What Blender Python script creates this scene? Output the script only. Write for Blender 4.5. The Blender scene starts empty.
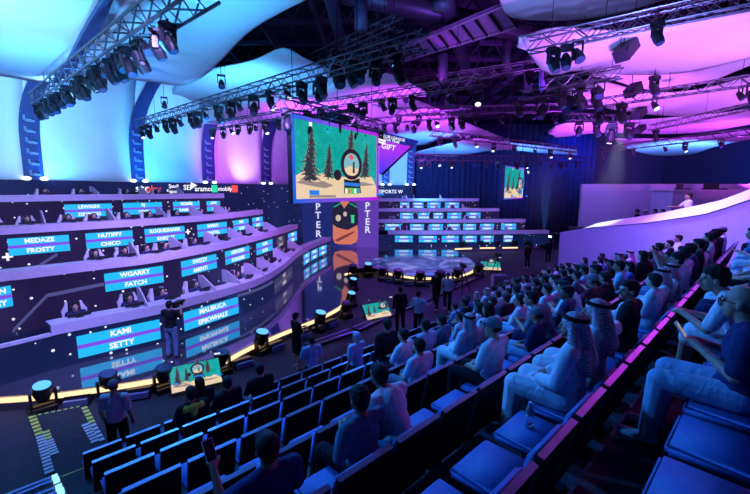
import bpy, bmesh, math, random
from mathutils import Vector, Matrix, noise
random.seed(7)
sc = bpy.context.scene
C = bpy.data.collections.new('arena'); sc.collection.children.link(C)
PI = math.pi
# ---------------------------------------------------------------- camera
CZ = 5.4
PITCH = math.radians(8.3)
FPX = 390.0
cd = bpy.data.cameras.new('camera'); cam = bpy.data.objects.new('camera', cd); C.objects.link(cam)
cam.location = (0, 0, CZ); cam.rotation_euler = (PI/2-PITCH, 0, 0)
cd.sensor_width = 36; cd.lens = 36*FPX/750; cd.clip_start = .05; cd.clip_end = 300
sc.camera = cam
sc.view_settings.view_transform = 'Standard'; sc.view_settings.look = 'None'
sc.view_settings.gamma = 1; sc.view_settings.use_curve_mapping = False
sc.view_settings.exposure = 0.0
sc.cycles.use_denoising = True
sc.cycles.max_bounces = 5; sc.cycles.diffuse_bounces = 2; sc.cycles.glossy_bounces = 3
sc.cycles.transmission_bounces = 3; sc.cycles.volume_bounces = 0
sc.cycles.sample_clamp_indirect = 4
w = bpy.data.worlds.new('hall_air'); sc.world = w; w.use_nodes = True
w.node_tree.nodes['Background'].inputs[0].default_value = (.03, .08, 1, 1)
w.node_tree.nodes['Background'].inputs[1].default_value = .045

def spot(name, loc, tgt, power, col, ang=80, rad=.25, blend=1.0):
    l = bpy.data.lights.new(name, 'SPOT'); l.energy = power; l.color = col
    l.spot_size = math.radians(ang); l.spot_blend = blend; l.shadow_soft_size = rad
    o = bpy.data.objects.new(name, l); C.objects.link(o); o.location = loc
    o.rotation_euler = (Vector(tgt)-Vector(loc)).to_track_quat('-Z', 'Y').to_euler()
    return o
def area(name, loc, tgt, power, col, sx, sy, spread=180):
    l = bpy.data.lights.new(name, 'AREA'); l.energy = power; l.color = col
    l.shape = 'RECTANGLE'; l.size = sx; l.size_y = sy; l.spread = math.radians(spread)
    o = bpy.data.objects.new(name, l); C.objects.link(o); o.location = loc
    o.rotation_euler = (Vector(tgt)-Vector(loc)).to_track_quat('-Z', 'Y').to_euler()
    return o
CY = (.03, .27, 1); DC = (.02, .22, 1); WH = (.20, .52, 1); MG = (.52, .05, 1); VI = (.38, .12, 1); BL = (.025, .24, 1)
#LIGHTS
# lamps that wash the fabric wall panels, from the trusses and from the floor of the ledge
spot('wall_wash', (-14, 11, 8.8), (-24, 17, 9.5), 7500, WH, 85)
spot('wall_wash', (-13, 17, 9.2), (-20.5, 25, 9.8), 7000, WH, 75)
spot('wall_wash', (-19.0, 23.5, 5.6), (-19.8, 25.5, 9), 1100, CY, 120)
spot('wall_wash', (-15.0, 27, 5.4), (-16.8, 32.5, 9.2), 4200, (.02, .30, 1), 95)
spot('wall_wash', (-10, 24, 9.4), (-16, 33, 11), 4200, WH, 45)
spot('wall_wash', (-9, 29, 8.2), (-13.2, 37.8, 8.5), 5200, MG, 70)
spot('wall_wash', (-11.5, 36, 5.6), (-12.6, 38.8, 9), 800, (.8, .6, 1), 80)
spot('wall_wash', (-6, 34, 7.0), (-9.8, 42.3, 8.5), 4200, (.75, .2, 1), 70)
spot('wall_wash', (1.5, 41, 6.4), (2.2, 48, 8.5), 1300, (.01, .36, 1), 80)
# lamps that wash the ceiling sails
spot('sail_wash', (-10, 7, 5.4), (-13, 11, 11), 6500, WH, 120)
spot('sail_wash', (-5, 8, 5.4), (-6, 12.5, 11), 3000, (.06, .45, 1), 110)
spot('sail_wash', (-11.5, 13, 6.5), (-12, 17, 10.5), 1900, CY, 120)
spot('sail_wash', (-6.5, 19, 7.4), (-6.5, 22.5, 11.5), 2600, (.06, .42, 1), 125)
spot('sail_wash', (-2, 16.5, 7.6), (-2.6, 18.5, 11.5), 1200, (.04, .40, 1), 75)
spot('sail_wash', (-4.5, 26, 6.4), (-4, 30, 11.5), 6000, MG, 115)
spot('sail_wash', (1, 22, 6.5), (1.5, 27, 11.5), 3400, MG, 110)
spot('sail_wash', (4.5, 30, 5.6), (5.0, 35, 12), 6500, MG, 90)
spot('audience_wash', (13, 12, 9.8), (5.5, 5.5, 4), 1000, (.7, .03, .9), 60, .3)  # magenta spot added for the purple glint on the seat-back trims
spot('sail_wash', (5, 38, 5.2), (6, 45, 9.6), 9000, CY, 115)
spot('sail_wash', (15, 38, 5.2), (16, 45, 9.6), 7000, CY, 115)
spot('sail_wash', (5, 7, 6.4), (6, 9.5, 12.4), 5500, (.20, .26, 1), 120)
spot('sail_wash', (8, 11, 5.6), (9.5, 17, 10.5), 4200, (.55, .13, 1), 110)
spot('sail_wash', (14, 11, 5.6), (15.5, 15, 10.5), 3600, (.60, .20, 1), 110)
spot('sail_wash', (12, 19, 6.2), (13, 23, 10.2), 3000, (.55, .08, 1), 115)
spot('sail_wash', (20, 17, 6.0), (20, 22, 10.2), 3200, (.60, .12, 1), 115)
spot('sail_wash', (14, 25, 6.2), (15, 31, 9.8), 5200, MG, 115)
spot('sail_wash', (24, 24, 6.0), (24, 30, 9.8), 4800, MG, 115)
spot('sail_wash', (27, 34, 5.6), (29, 39, 9.4), 8000, (.06, .25, 1), 120)
# stage wash from the long trusses, audience wash
spot('stage_wash', (-4, 7, 9.2), (-10.5, 12, 3), 5200, (.40, .30, 1), 85, .2)
spot('stage_wash', (-3, 13, 9.2), (-9, 19, 2.5), 6500, (.42, .24, 1), 85, .2)
spot('stage_wash', (-1, 18, 9.4), (-5.5, 25, 2), 3600, (.55, .18, 1), 80, .2)
spot('stage_wash', (4, 24, 9.2), (7, 36, 4), 9000, (.26, .26, 1), 70, .2)
spot('audience_wash', (-5, 11, 9.6), (3, 4.5, 2.5), 4600, BL, 90, .3)
spot('audience_wash', (1, 16, 9.6), (7, 10, 2), 6200, (.03, .25, 1), 95, .3)
spot('audience_wash', (-7, 5, 8.5), (1, 1.5, 3), 1700, BL, 100, .3)
spot('audience_wash', (14, 4, 10.5), (6, 7, 2.5), 500, (.6, .02, .9), 90, .3)  # added magenta spot from behind, turns the seat-back edges purple
spot('audience_wash', (6, 20, 9.4), (9, 15, 1.5), 900, (.3, .1, 1), 80, .3)
spot('wall_wash', (7.5, 12, 8.6), (11, 13.5, 3.5), 2600, (.36, .03, 1), 80, .2)
spot('wall_wash', (5, 19, 8.6), (10.3, 17, 3.0), 1900, (.14, .04, 1), 80, .2)
spot('parapet_wash', (9.5, 15, 9.6), (11, 13.5, 5), 1900, (.8, .62, 1), 50, .2)
spot('parapet_wash', (11, 19.5, 9.5), (15.5, 25, 4.2), 2000, (.14, .14, 1), 85, .2)
spot('floor_wash', (2, 22, 9.5), (3, 20, 0), 2000, (.16, .05, 1), 90, .3)
spot('floor_wash', (-7, 8, 9.0), (-6, 7.5, 0), 1500, (.03, .24, 1), 110, .3)
spot('roof_wash', (3, 18, 11.5), (2, 22, 18), 450, (.4, .04, 1), 140, .4)
spot('roof_wash', (-3, 13, 11.5), (-4, 16, 18), 700, (.04, .1, 1), 140, .4)
spot('roof_wash', (12, 30, 11.5), (10, 34, 18), 900, (.08, .05, 1), 150, .4)
spot('backdrop_fill', (10, 44, 12), (13, 50, 6), 800, (.012, .05, 1), 120, .4)  # blue spots added to lift drapes and far walls to a navy haze
spot('backdrop_fill', (24, 46, 12), (26, 61, 6), 3500, (.012, .05, 1), 110, .4)
spot('backdrop_fill', (36, 36, 12), (44, 40, 6), 5000, (.015, .05, 1), 120, .4)

spot('beam_light', (-3.9, 11.9, .95), (-7.2, 13.6, 5.5), 2600, (.03, .16, 1), 14, .05, .3)
spot('beam_light', (-8.5, 7.9, .95), (-8.6, 8.6, 5.5), 1500, (.03, .16, 1), 16, .05, .3)
spot('beam_light', (-2.3, 14.1, .95), (-2.8, 16.5, 5.0), 1500, (.03, .16, 1), 12, .05, .3)
spot('beam_light', (14.6, 33.5, 1.3), (15.3, 35.5, 9), 5000, (.05, .25, 1), 16, .05, .3)
spot('beam_light', (10.4, 16.9, 8.3), (10.3, 17.6, 3.5), 1800, (.65, .75, 1), 30, .05, 1)
# ---------------------------------------------------------------- view geometry of the hall
def ray(px, py):
    a = (px-375)/FPX; b = (247-py)/FPX
    return Vector((a, math.cos(PITCH)+b*math.sin(PITCH), -math.sin(PITCH)+b*math.cos(PITCH)))
def PH(px, py, z):                      # the point of the horizontal plane z seen there
    r = ray(px, py); t = (z-CZ)/r.z
    return Vector((0, 0, CZ))+r*t
def PY(px, py, Y):
    r = ray(px, py); return Vector((0, 0, CZ))+r*(Y/r.y)
def scr(p):
    v = Vector(p)-Vector((0, 0, CZ)); c, s = math.cos(PITCH), math.sin(PITCH)
    d = v.y*c-v.z*s; u = v.y*s+v.z*c
    return 375+FPX*v.x/d, 247-FPX*u/d
ROT = math.radians(90-46.13)            # seats face local +Y, rows run along local +X
def AP(a, p, z=0):                      # along the rows, towards the stage
    c, s = math.cos(ROT), math.sin(ROT)
    return Vector((a*c-p*s, a*s+p*c, z))

# ---------------------------------------------------------------- materials
M = {}
def mat(name, col=(.5, .5, .5), rough=.6, metal=0, emit=None, es=1.0, var=.12, scale=6, spec=.5, alpha=None):
    if name in M: return M[name]
    m = bpy.data.materials.new(name); m.use_nodes = True; nt = m.node_tree; b = nt.nodes['Principled BSDF']
    b.inputs['Roughness'].default_value = rough; b.inputs['Metallic'].default_value = metal
    b.inputs['Specular IOR Level'].default_value = spec
    if var > 0:
        tc = nt.nodes.new('ShaderNodeTexCoord'); n = nt.nodes.new('ShaderNodeTexNoise'); n.inputs['Scale'].default_value = scale
        n.inputs['Detail'].default_value = 3
        r = nt.nodes.new('ShaderNodeValToRGB')
        lo = [c*(1-var) for c in col]; hi = [min(1, c*(1+var)) for c in col]
        r.color_ramp.elements[0].position = .3; r.color_ramp.elements[1].position = .7
        r.color_ramp.elements[0].color = (*lo, 1); r.color_ramp.elements[1].color = (*hi, 1)
        nt.links.new(tc.outputs['Object'], n.inputs['Vector']); nt.links.new(n.outputs['Fac'], r.inputs[0])
        nt.links.new(r.outputs[0], b.inputs['Base Color'])
    else: b.inputs['Base Color'].default_value = (*col, 1)
    if emit:
        b.inputs['Emission Color'].default_value = (*emit, 1); b.inputs['Emission Strength'].default_value = es
    M[name] = m; return m
def emat(name, col, es=1.0):
    return mat(name, tuple(c*.1 for c in col), .4, emit=col, es=es, var=0)
def led_wall(name, base, dot=(.8, .85, 1), scale=2.6, r=.085, es=1.0, thr=None):
    m = bpy.data.materials.new(name); m.use_nodes = True; nt = m.node_tree; b = nt.nodes['Principled BSDF']
    tc = nt.nodes.new('ShaderNodeTexCoord'); v = nt.nodes.new('ShaderNodeTexVoronoi'); v.inputs['Scale'].default_value = scale
    v.inputs['Randomness'].default_value = .55
    nt.links.new(tc.outputs['Object'], v.inputs['Vector'])
    c = nt.nodes.new('ShaderNodeMath'); c.operation = 'LESS_THAN'; c.inputs[1].default_value = r*scale*.5
    nt.links.new(v.outputs['Distance'], c.inputs[0])
    n = nt.nodes.new('ShaderNodeTexNoise'); n.inputs['Scale'].default_value = .35
    nt.links.new(tc.outputs['Object'], n.inputs['Vector'])
    rm = nt.nodes.new('ShaderNodeValToRGB'); rm.color_ramp.elements[0].position = .35; rm.color_ramp.elements[1].position = .65
    rm.color_ramp.elements[0].color = (*base, 1); rm.color_ramp.elements[1].color = (base[0]*2.0, base[1]*1.6, base[2]*1.7, 1)
    nt.links.new(n.outputs['Fac'], rm.inputs[0])
    mx = nt.nodes.new('ShaderNodeMix'); mx.data_type = 'RGBA'
    nt.links.new(c.outputs[0], mx.inputs['Factor']); nt.links.new(rm.outputs[0], mx.inputs['A']); mx.inputs['B'].default_value = (*dot, 1)
    nt.links.new(mx.outputs['Result'], b.inputs['Emission Color']); b.inputs['Emission Strength'].default_value = es
    b.inputs['Base Color'].default_value = (.006, .006, .012, 1); b.inputs['Roughness'].default_value = .5; b.inputs['Specular IOR Level'].default_value = .15
    M[name] = m; return m
def grad_mat(name, c0, c1, axis='X', lo=0, hi=1, es=1.0):    # picture shown by an LED screen: a colour gradient
    m = bpy.data.materials.new(name); m.use_nodes = True; nt = m.node_tree; b = nt.nodes['Principled BSDF']
    tc = nt.nodes.new('ShaderNodeTexCoord'); s = nt.nodes.new('ShaderNodeSeparateXYZ'); nt.links.new(tc.outputs['Object'], s.inputs[0])
    mr = nt.nodes.new('ShaderNodeMapRange'); mr.inputs[1].default_value = lo; mr.inputs[2].default_value = hi
    nt.links.new(s.outputs[axis], mr.inputs[0]); r = nt.nodes.new('ShaderNodeValToRGB')
    r.color_ramp.elements[0].color = (*c0, 1); r.color_ramp.elements[1].color = (*c1, 1)
    nt.links.new(mr.outputs[0], r.inputs[0]); nt.links.new(r.outputs[0], b.inputs['Emission Color'])
    b.inputs['Emission Strength'].default_value = es; b.inputs['Base Color'].default_value = (.02, .02, .02, 1); M[name] = m; return m

fabric = mat('white_stretch_fabric', (.78, .78, .8), .7, var=.03, scale=.6)
blackm = mat('black_metal', (.018, .018, .024), .42, .3)
steel = mat('dark_steel', (.10, .10, .12), .4, .7)
trussm = mat('truss_aluminium', (.16, .16, .19), .38, .8)
lens = mat('lamp_lens', (.05, .08, .16), .15, var=0)
lens_on = emat('lit_lens', (.75, .9, 1), 3)
lens_cyan = emat('cyan_lit_lens', (.12, .5, 1), 1.3)
carpet = mat('dark_carpet', (.035, .035, .045), .9, var=.3, scale=14)
floorm = mat('dark_floor_covering', (.032, .03, .045), .75, var=.18, scale=3)
deskm = mat('pale_laminate', (.62, .58, .7), .45, var=.05)
roofm = mat('roof_black', (.02, .015, .03), .8, var=.2)
roofb = mat('roof_beam_paint', (.05, .045, .08), .6, var=.2)
drape = mat('navy_drape', (.012, .018, .07), .9, var=.25, scale=2)
whitewall = mat('white_painted_wall', (.46, .44, .52), .5, var=.03)
warmstrip = emat('warm_led_strip', (1.0, .68, .36), 1.5)
ledA = led_wall('led_fascia_lower', (.003, .008, .045), scale=3.2)
ledB = led_wall('led_fascia_upper', (.009, .006, .035), scale=3.2)
ledC = led_wall('led_band', (.006, .01, .06), scale=2.0)
cyanled = emat('cyan_name_panel', (.015, .50, .92), 1.0)
purpled = emat('purple_name_stripe', (.20, .07, .75), 1.0)
txtw = emat('white_lettering', (1, 1, 1), 1.0)

# ---------------------------------------------------------------- mesh helpers
def link(name, me, parent=None, loc=None, rz=None):
    o = bpy.data.objects.new(name, me); C.objects.link(o)
    if parent: o.parent = parent
    if loc is not None: o.location = loc
    if rz is not None: o.rotation_euler = (0, 0, rz)
    return o
def build(name, bm, mats, parent=None, smooth=False, loc=None, rz=None):
    me = bpy.data.meshes.new(name); bmesh.ops.recalc_face_normals(bm, faces=bm.faces); bm.to_mesh(me); bm.free()
    for m in (mats if isinstance(mats, (list, tuple)) else [mats]): me.materials.append(m)
    if smooth: me.polygons.foreach_set('use_smooth', [True]*len(me.polygons))
    return link(name, me, parent, loc, rz)
def tag(o, label=None, cat=None, group=None, kind=None):
    if label: o['label'] = label
    if cat: o['category'] = cat
    if group: o['group'] = group
    if kind: o['kind'] = kind
    return o
def empty(name, loc=(0, 0, 0), rz=0, label=None, cat=None, group=None):
    o = bpy.data.objects.new(name, None); C.objects.link(o); o.location = loc; o.rotation_euler = (0, 0, rz); o.empty_display_size = .1
    return tag(o, label, cat, group)
def copy_tree(o, parent=None):
    c = o.copy(); C.objects.link(c)
    if parent: c.parent = parent
    for ch in list(o.children): copy_tree(ch, c)
    return c
def box(bm, x0, x1, y0, y1, z0, z1, mi=0, mtx=None):
    vs = [bm.verts.new((x, y, z)) for z in (z0, z1) for y in (y0, y1) for x in (x0, x1)]
    if mtx is not None:
        for v in vs: v.co = mtx @ v.co
    for f in ((0, 1, 3, 2), (4, 6, 7, 5), (0, 4, 5, 1), (2, 3, 7, 6), (0, 2, 6, 4), (1, 5, 7, 3)):
        fc = bm.faces.new([vs[i] for i in f]); fc.material_index = mi
    return vs
def tube(bm, p0, p1, r, seg=6, r1=None, mi=0):
    p0 = Vector(p0); p1 = Vector(p1); d = (p1-p0)
    if d.length < 1e-6: return
    q = d.to_track_quat('Z', 'Y').to_matrix(); r1 = r if r1 is None else r1
    A = [bm.verts.new(p0+q@Vector((r*math.cos(2*PI*i/seg), r*math.sin(2*PI*i/seg), 0))) for i in range(seg)]
    B = [bm.verts.new(p1+q@Vector((r1*math.cos(2*PI*i/seg), r1*math.sin(2*PI*i/seg), 0))) for i in range(seg)]
    for i in range(seg):
        bm.faces.new((A[i], A[(i+1) % seg], B[(i+1) % seg], B[i])).material_index = mi
    bm.faces.new(A[::-1]).material_index = mi; bm.faces.new(B).material_index = mi
def polyprism(bm, pts, y0, y1, mi=0):        # outline in x,z
    A = [bm.verts.new((x, y0, z)) for x, z in pts]; B = [bm.verts.new((x, y1, z)) for x, z in pts]; n = len(pts)
    bm.faces.new(A).material_index = mi; bm.faces.new(B[::-1]).material_index = mi
    for i in range(n): bm.faces.new((A[i], B[i], B[(i+1) % n], A[(i+1) % n])).material_index = mi
def ellip(bm, c, r, seg=12, rings=8, mi=0, mtx=None):
    vs = bmesh.ops.create_uvsphere(bm, u_segments=seg, v_segments=rings, radius=1)['verts']
    for v in vs:
        co = Vector((v.co.x*r[0], v.co.y*r[1], v.co.z*r[2]))
        if mtx is not None: co = mtx @ co
        v.co = co+Vector(c)
    for f in {f for v in vs for f in v.link_faces}: f.material_index = mi
def smooth_path(pts, n=6):
    P = [Vector(p) for p in pts]; P = [2*P[0]-P[1]]+P+[2*P[-1]-P[-2]]; out = []
    for i in range(1, len(P)-2):
        for k in range(n):
            t = k/n; a, b, c, d = P[i-1], P[i], P[i+1], P[i+2]
            out.append(.5*((2*b)+(-a+c)*t+(2*a-5*b+4*c-d)*t*t+(-a+3*b-3*c+d)*t**3))
    out.append(P[-2]); return out
def normals2(path):                     # unit vectors to the right of the path (towards the audience)
    N = []
    for i in range(len(path)):
        a = path[max(0, i-1)]; b = path[min(len(path)-1, i+1)]; t = Vector((b.x-a.x, b.y-a.y)).normalized()
        N.append(Vector((t.y, -t.x, 0)))
    return N
def ribbon(bm, path, prof, mi=0, closed=True):  # prof: (offset, z) pairs swept along a ground path
    N = normals2(path); R = []
    for p, n in zip(path, N):
        R.append([bm.verts.new((p.x+n.x*o, p.y+n.y*o, z)) for o, z in prof])
    m = len(prof)
    for i in range(len(R)-1):
        for j in range(m if closed else m-1):
            k = (j+1) % m
            bm.faces.new((R[i][j], R[i+1][j], R[i+1][k], R[i][k])).material_index = mi
    if closed:
        bm.faces.new(R[0]).material_index = mi; bm.faces.new(R[-1][::-1]).material_index = mi
def text(s, size, m, parent, mtx, name='lettering', ext=.004, align='CENTER', bold=.012, label=None):
    cu = bpy.data.curves.new(name, 'FONT'); cu.body = s; cu.size = size; cu.align_x = align; cu.align_y = 'CENTER'
    cu.extrude = ext; cu.offset = bold*size; cu.resolution_u = 2
    t = bpy.data.objects.new(name, cu); C.objects.link(t); bpy.context.view_layer.update()
    me = bpy.data.meshes.new_from_object(t.evaluated_get(bpy.context.evaluated_depsgraph_get()))
    bpy.data.objects.remove(t); me.name = name; me.materials.clear(); me.materials.append(m)
    o = bpy.data.objects.new(name, me); C.objects.link(o)
    if parent: o.parent = parent
    o.matrix_local = mtx
    if label: o['label'] = label
    return o

# ---------------------------------------------------------------- hall shell
fl = bmesh.new(); box(fl, -32, 45, -4, 62, -.3, 0); tag(build('floor', fl, floorm), kind='structure')
cb = bmesh.new(); box(cb, -32, 45, -4, 62, 19.5, 19.8)
tag(build('ceiling', cb, roofm), kind='structure')
for nm, b in (('wall_back', (-32, 45, 61.7, 62, 0, 19.5)), ('wall_left', (-32, -31.7, -4, 61.7, 0, 19.5)), ('wall_right', (44.7, 45, -4, 61.7, 0, 19.5))):
    bb = bmesh.new(); box(bb, *b); tag(build(nm, bb, mat('hall_wall_navy', (.10, .10, .2), .9)), kind='structure')

# raked seating deck with the aisle beside it
ROWS = list(range(-1, 8))
def zrow(k): return 3.465-.45*k
WALL = [Vector(p) for p in ((8.6, 22.5, 0), (9.3, 19.5, 0), (9.95, 17, 0), (10.7, 14.5, 0), (11.3, 12, 0), (11.9, 9, 0), (12.6, 5.5, 0), (13.4, 1, 0), (13.6, -3.5, 0))]
WP = smooth_path(WALL, 5)
def wall_x(Y):
    for a, b in zip(WP, WP[1:]):
        if b.y <= Y <= a.y: return a.x+(b.x-a.x)*(a.y-Y)/(a.y-b.y)
    return 8.6 if Y > 22.5 else 13.6
def amax(k, p=None):
    p = 1.1*k if p is None else p; a = .6
    while a < 24:
        q = AP(a, p)
        if q.y > 21.3 or q.x > wall_x(q.y)-.45: break
        a += .1
    return a
db = bmesh.new()
for k in ROWS:
    p0 = 1.1*k-.35 if k > -1 else -3.2; p1 = 1.1*k+.75; a1 = amax(k)+.25
    vs = [(AP(-1.35, p0), AP(a1+.0, p0), AP(a1, p1), AP(-1.35, p1))]
    q = vs[0]; lo = [db.verts.new((v.x, v.y, 0)) for v in q]; hi = [db.verts.new((v.x, v.y, zrow(k))) for v in q]
    db.faces.new(hi); db.faces.new(lo[::-1])
    for i in range(4): db.faces.new((lo[i], lo[(i+1) % 4], hi[(i+1) % 4], hi[i]))
tag(build('floor', db, carpet), kind='structure')

# curved wall at the right of the seats with its bright sloping parapet
def wtop(Y):
    pts = [(-4, 6.6), (5.5, 6.4), (9, 6.0), (11.7, 5.2), (12.3, 4.92), (13.1, 4.6), (15.2, 4.13), (17.6, 3.73), (18.4, 3.55), (19.5, 3.3), (22.5, 3.2)]
    for (a, za), (b, zb) in zip(pts, pts[1:]):
        if a <= Y <= b: return za+(zb-za)*(Y-a)/(b-a)
    return 3.3
WQ = [p for p in WP if p.y <= 19.6]
bm = bmesh.new(); NW = normals2(WQ); R = []
for p, n in zip(WQ, NW):
    zt = wtop(p.y); s = -1
    R.append([bm.verts.new((p.x+n.x*o*s*-1, p.y+n.y*o*s*-1, z)) for o, z in ((0, 0), (0, zt), (-.22, zt), (-.22, 0))])
for i in range(len(R)-1):
    for j in range(4): bm.faces.new((R[i][j], R[i+1][j], R[i+1][(j+1) % 4], R[i][(j+1) % 4]))
bm.faces.new(R[0]); bm.faces.new(R[-1][::-1])
tag(build('wall_right.001', bm, whitewall), kind='structure')
# bright slanted shelf on the wall top
bm = bmesh.new(); R = []
for p, n in zip(WQ, NW):
    if p.y > 18.0: continue
    zt = wtop(p.y); hb = .2+.05*(18-p.y); hb = min(hb, .6)
    R.append([bm.verts.new((p.x+n.x*o, p.y+n.y*o, z)) for o, z in ((.04, zt+.002), (-.55, zt+hb), (-.62, zt+hb-.06), (-.24, zt+.002))])
for i in range(len(R)-1):
    for j in range(4): bm.faces.new((R[i][j], R[i+1][j], R[i+1][(j+1) % 4], R[i][(j+1) % 4]))
bm.faces.new(R[0]); bm.faces.new(R[-1][::-1])
tag(build('balcony_parapet', bm, mat('white_parapet', (.85, .85, .85), .4, var=.02)), 'bright white slanted parapet shelf running along the top of the curved balcony wall', 'parapet')
# terrace block behind it with people on it
A = PY(583, 184, 25); B = PY(742, 187, 25)
bm = bmesh.new(); box(bm, A.x, B.x+3, 25, 25.25, 0, A.z)
tag(build('wall_right.002', bm, whitewall), kind='structure')
bm = bmesh.new(); box(bm, 12.4, 23, 18.9, 24.9, 0, 3.1); box(bm, 11.35, 14.5, 13.2, 18.9, 0, 3.55)
tag(build('floor', bm, floorm), kind='structure')
bm = bmesh.new(); box(bm, 16.8, 20.6, 22.2, 23.9, 3.1, 5.35); box(bm, 16.7, 20.7, 22.1, 24.0, 5.35, 5.42)
tag(build('control_booth', bm, whitewall), 'low pale lilac box booth on the terrace behind the balcony', 'booth')

# ---------------------------------------------------------------- stage platform
SP = [PH(x, y, .4) for x, y in ((-60, 398), (0, 396), (60, 391), (130, 381), (190, 370), (215, 363), (250, 345), (285, 330), (320, 316), (343, 303), (352, 290), (348, 280), (345, 273), (367, 267.5), (393, 273), (420, 276.6), (452, 275.5), (472, 270), (474, 262), (458, 252), (450, 248.5), (480, 247), (510, 246.6), (540, 246))]
SP = smooth_path(SP, 4)
back = [Vector((20, 44, .4)), Vector((-22, 44, .4)), Vector((-26, 12, .4))]
stage = empty('stage', (0, 0, 0), 0, 'low glossy black stage platform with a curved front edge in front of the player tiers', 'stage')
bm = bmesh.new(); ring = SP+back
lo = [bm.verts.new((p.x, p.y, .0)) for p in ring]; hi = [bm.verts.new((p.x, p.y, .4)) for p in ring]
top = bm.faces.new(hi); bm.faces.new(lo[::-1])
for i in range(len(ring)): bm.faces.new((lo[i], lo[(i+1) % len(ring)], hi[(i+1) % len(ring)], hi[i]))
bmesh.ops.triangulate(bm, faces=[top])
build('deck', bm, mat('glossy_stage_floor', (.42, .42, .5), .05, .85, spec=1.0, var=.05), stage)
def strip(name, pts, parent):
    bm = bmesh.new(); ribbon(bm, pts, ((.012, .24), (.06, .24), (.06, .35), (.012, .35)))
    return build(name, bm, warmstrip, parent)
n = len(SP)
strip('edge_light', SP[:11*4-5], stage); strip('edge_light', SP[12*4:18*4-2], stage)
pth = SP[20*4+1:]
for i in range(0, len(pth)-3, 3): strip('edge_light', pth[i:i+3], stage)
# glowing floor screen in the round part of the stage
m = bpy.data.materials.new('floor_screen_picture'); m.use_nodes = True; nt = m.node_tree; b = nt.nodes['Principled BSDF']
tc = nt.nodes.new('ShaderNodeTexCoord'); no = nt.nodes.new('ShaderNodeTexNoise'); no.inputs['Scale'].default_value = .45; no.inputs['Distortion'].default_value = 2.5; no.inputs['Detail'].default_value = 5
rp = nt.nodes.new('ShaderNodeValToRGB'); rp.color_ramp.elements[0].position = .40; rp.color_ramp.elements[0].color = (.005, .012, .09, 1)
rp.color_ramp.elements[1].position = .68; rp.color_ramp.elements[1].color = (.28, .26, .65, 1)
e = rp.color_ramp.elements.new(.56); e.color = (.08, .09, .40, 1)
e = rp.color_ramp.elements.new(.49); e.color = (.01, .03, .18, 1)
nt.links.new(tc.outputs['Object'], no.inputs['Vector']); nt.links.new(no.outputs['Fac'], rp.inputs[0]); nt.links.new(rp.outputs[0], b.inputs['Emission Color'])
b.inputs['Emission Strength'].default_value = .8; b.inputs['Base Color'].default_value = (.01, .01, .02, 1); b.inputs['Roughness'].default_value = .15
bm = bmesh.new(); cc = PH(420, 262, .4); vv = []
for i in range(40):
    t = 2*PI*i/40; vv.append(bm.verts.new((cc.x+3.6*math.cos(t), cc.y+2.9*math.sin(t), .404)))
bm.faces.new(vv); fs = build('floor_screen', bm, m, stage); tag(fs, 'round glowing floor screen with a rippling ice picture')

# ---------------------------------------------------------------- player tiers
def tier_path(pix, z): return smooth_path([PH(x, y, z) for x, y in pix], 6)
def on_path(path, px):                  # where on the path the screen column px falls
    for a, b in zip(path, path[1:]):
        xa = scr((a.x, a.y, 2))[0]; xb = scr((b.x, b.y, 2))[0]
        if xa <= px <= xb:
            t = (px-xa)/(xb-xa); p = a.lerp(b, t); tt = (b-a).normalized(); return p, Vector((tt.x, tt.y, 0)).normalized()
    a, b = path[-2], path[-1]; t = (b-a).normalized(); return b.copy(), Vector((t.x, t.y, 0)).normalized()
def frame(p, t, z):                     # x along the fascia, y up, z outwards
    n = Vector((t.y, -t.x, 0)); return Matrix(((t.x, 0, n.x, p.x), (t.y, 0, n.y, p.y), (0, 1, n.z, z), (0, 0, 0, 1)))
def name_panel(parent, path, x0, x1, z0, z1, l1, l2, off=.03, dark=False):
    a, ta = on_path(path, x0); b, tb = on_path(path, x1); d = b-a; wd = d.length; t = d.normalized()
    mid = path and on_path(path, (x0+x1)/2)[0]
    nrm = Vector((t.y, -t.x, 0)); bulge = max(0, (mid-(a+b)/2).dot(nrm))
    c = (a+b)/2+nrm*(off+bulge); F = frame(c, t, (z0+z1)/2); h = (z1-z0)
    bm = bmesh.new()
    for y0, y1, mi in ((-h/2, -h*.09, 0), (-h*.09, h*.09, 1), (h*.09, h/2, 0)): box(bm, -wd/2, wd/2, y0, y1, -.02, 0, mi, F)
    o = build('name_panel', bm, [dark_led, greyled] if dark else [cyanled, purpled], parent)
    sz = min(h*.36, wd/(.62*max(len(l1), len(l2), 5)))
    for s, yy in ((l1, h*.29), (l2, -h*.29)):
        text(s, sz, txtd if dark else txtw, o, F@Matrix.Translation((0, yy, .008)), 'lettering', .003, bold=.03)
    return o
dark_led = emat('dark_name_panel', (.035, .03, .08)); greyled = emat('grey_stripe', (.09, .08, .14)); txtd = emat('dim_lettering', (.5, .45, .45))
T1 = tier_path(((-60, 347), (0, 336), (50, 325), (76, 320), (120, 312), (157, 305), (190, 297), (236, 285), (262, 276), (281, 265), (293, 255), (303, 248), (315, 242.5), (330, 237)), 1.7)
T2 = tier_path(((-60, 281), (0, 272), (19, 270), (60, 265.5), (100, 261), (150, 255.5), (200, 247), (235, 240), (268, 232.5), (297, 224.5)), 2.9)
T3 = tier_path(((-60, 229.5), (0, 226.5), (40, 224.5), (70, 223), (130, 219.8), (200, 215.5), (235, 212.5), (262, 209.6)), 4.1)
T4 = smooth_path([Vector(p) for p in ((-20, 13.2, 5.18), (-16.6, 17.0, 5.18), (-14.6, 20, 5.18), (-12.4, 23.5, 5.18), (-10.0, 26, 5.18))], 6)
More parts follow.
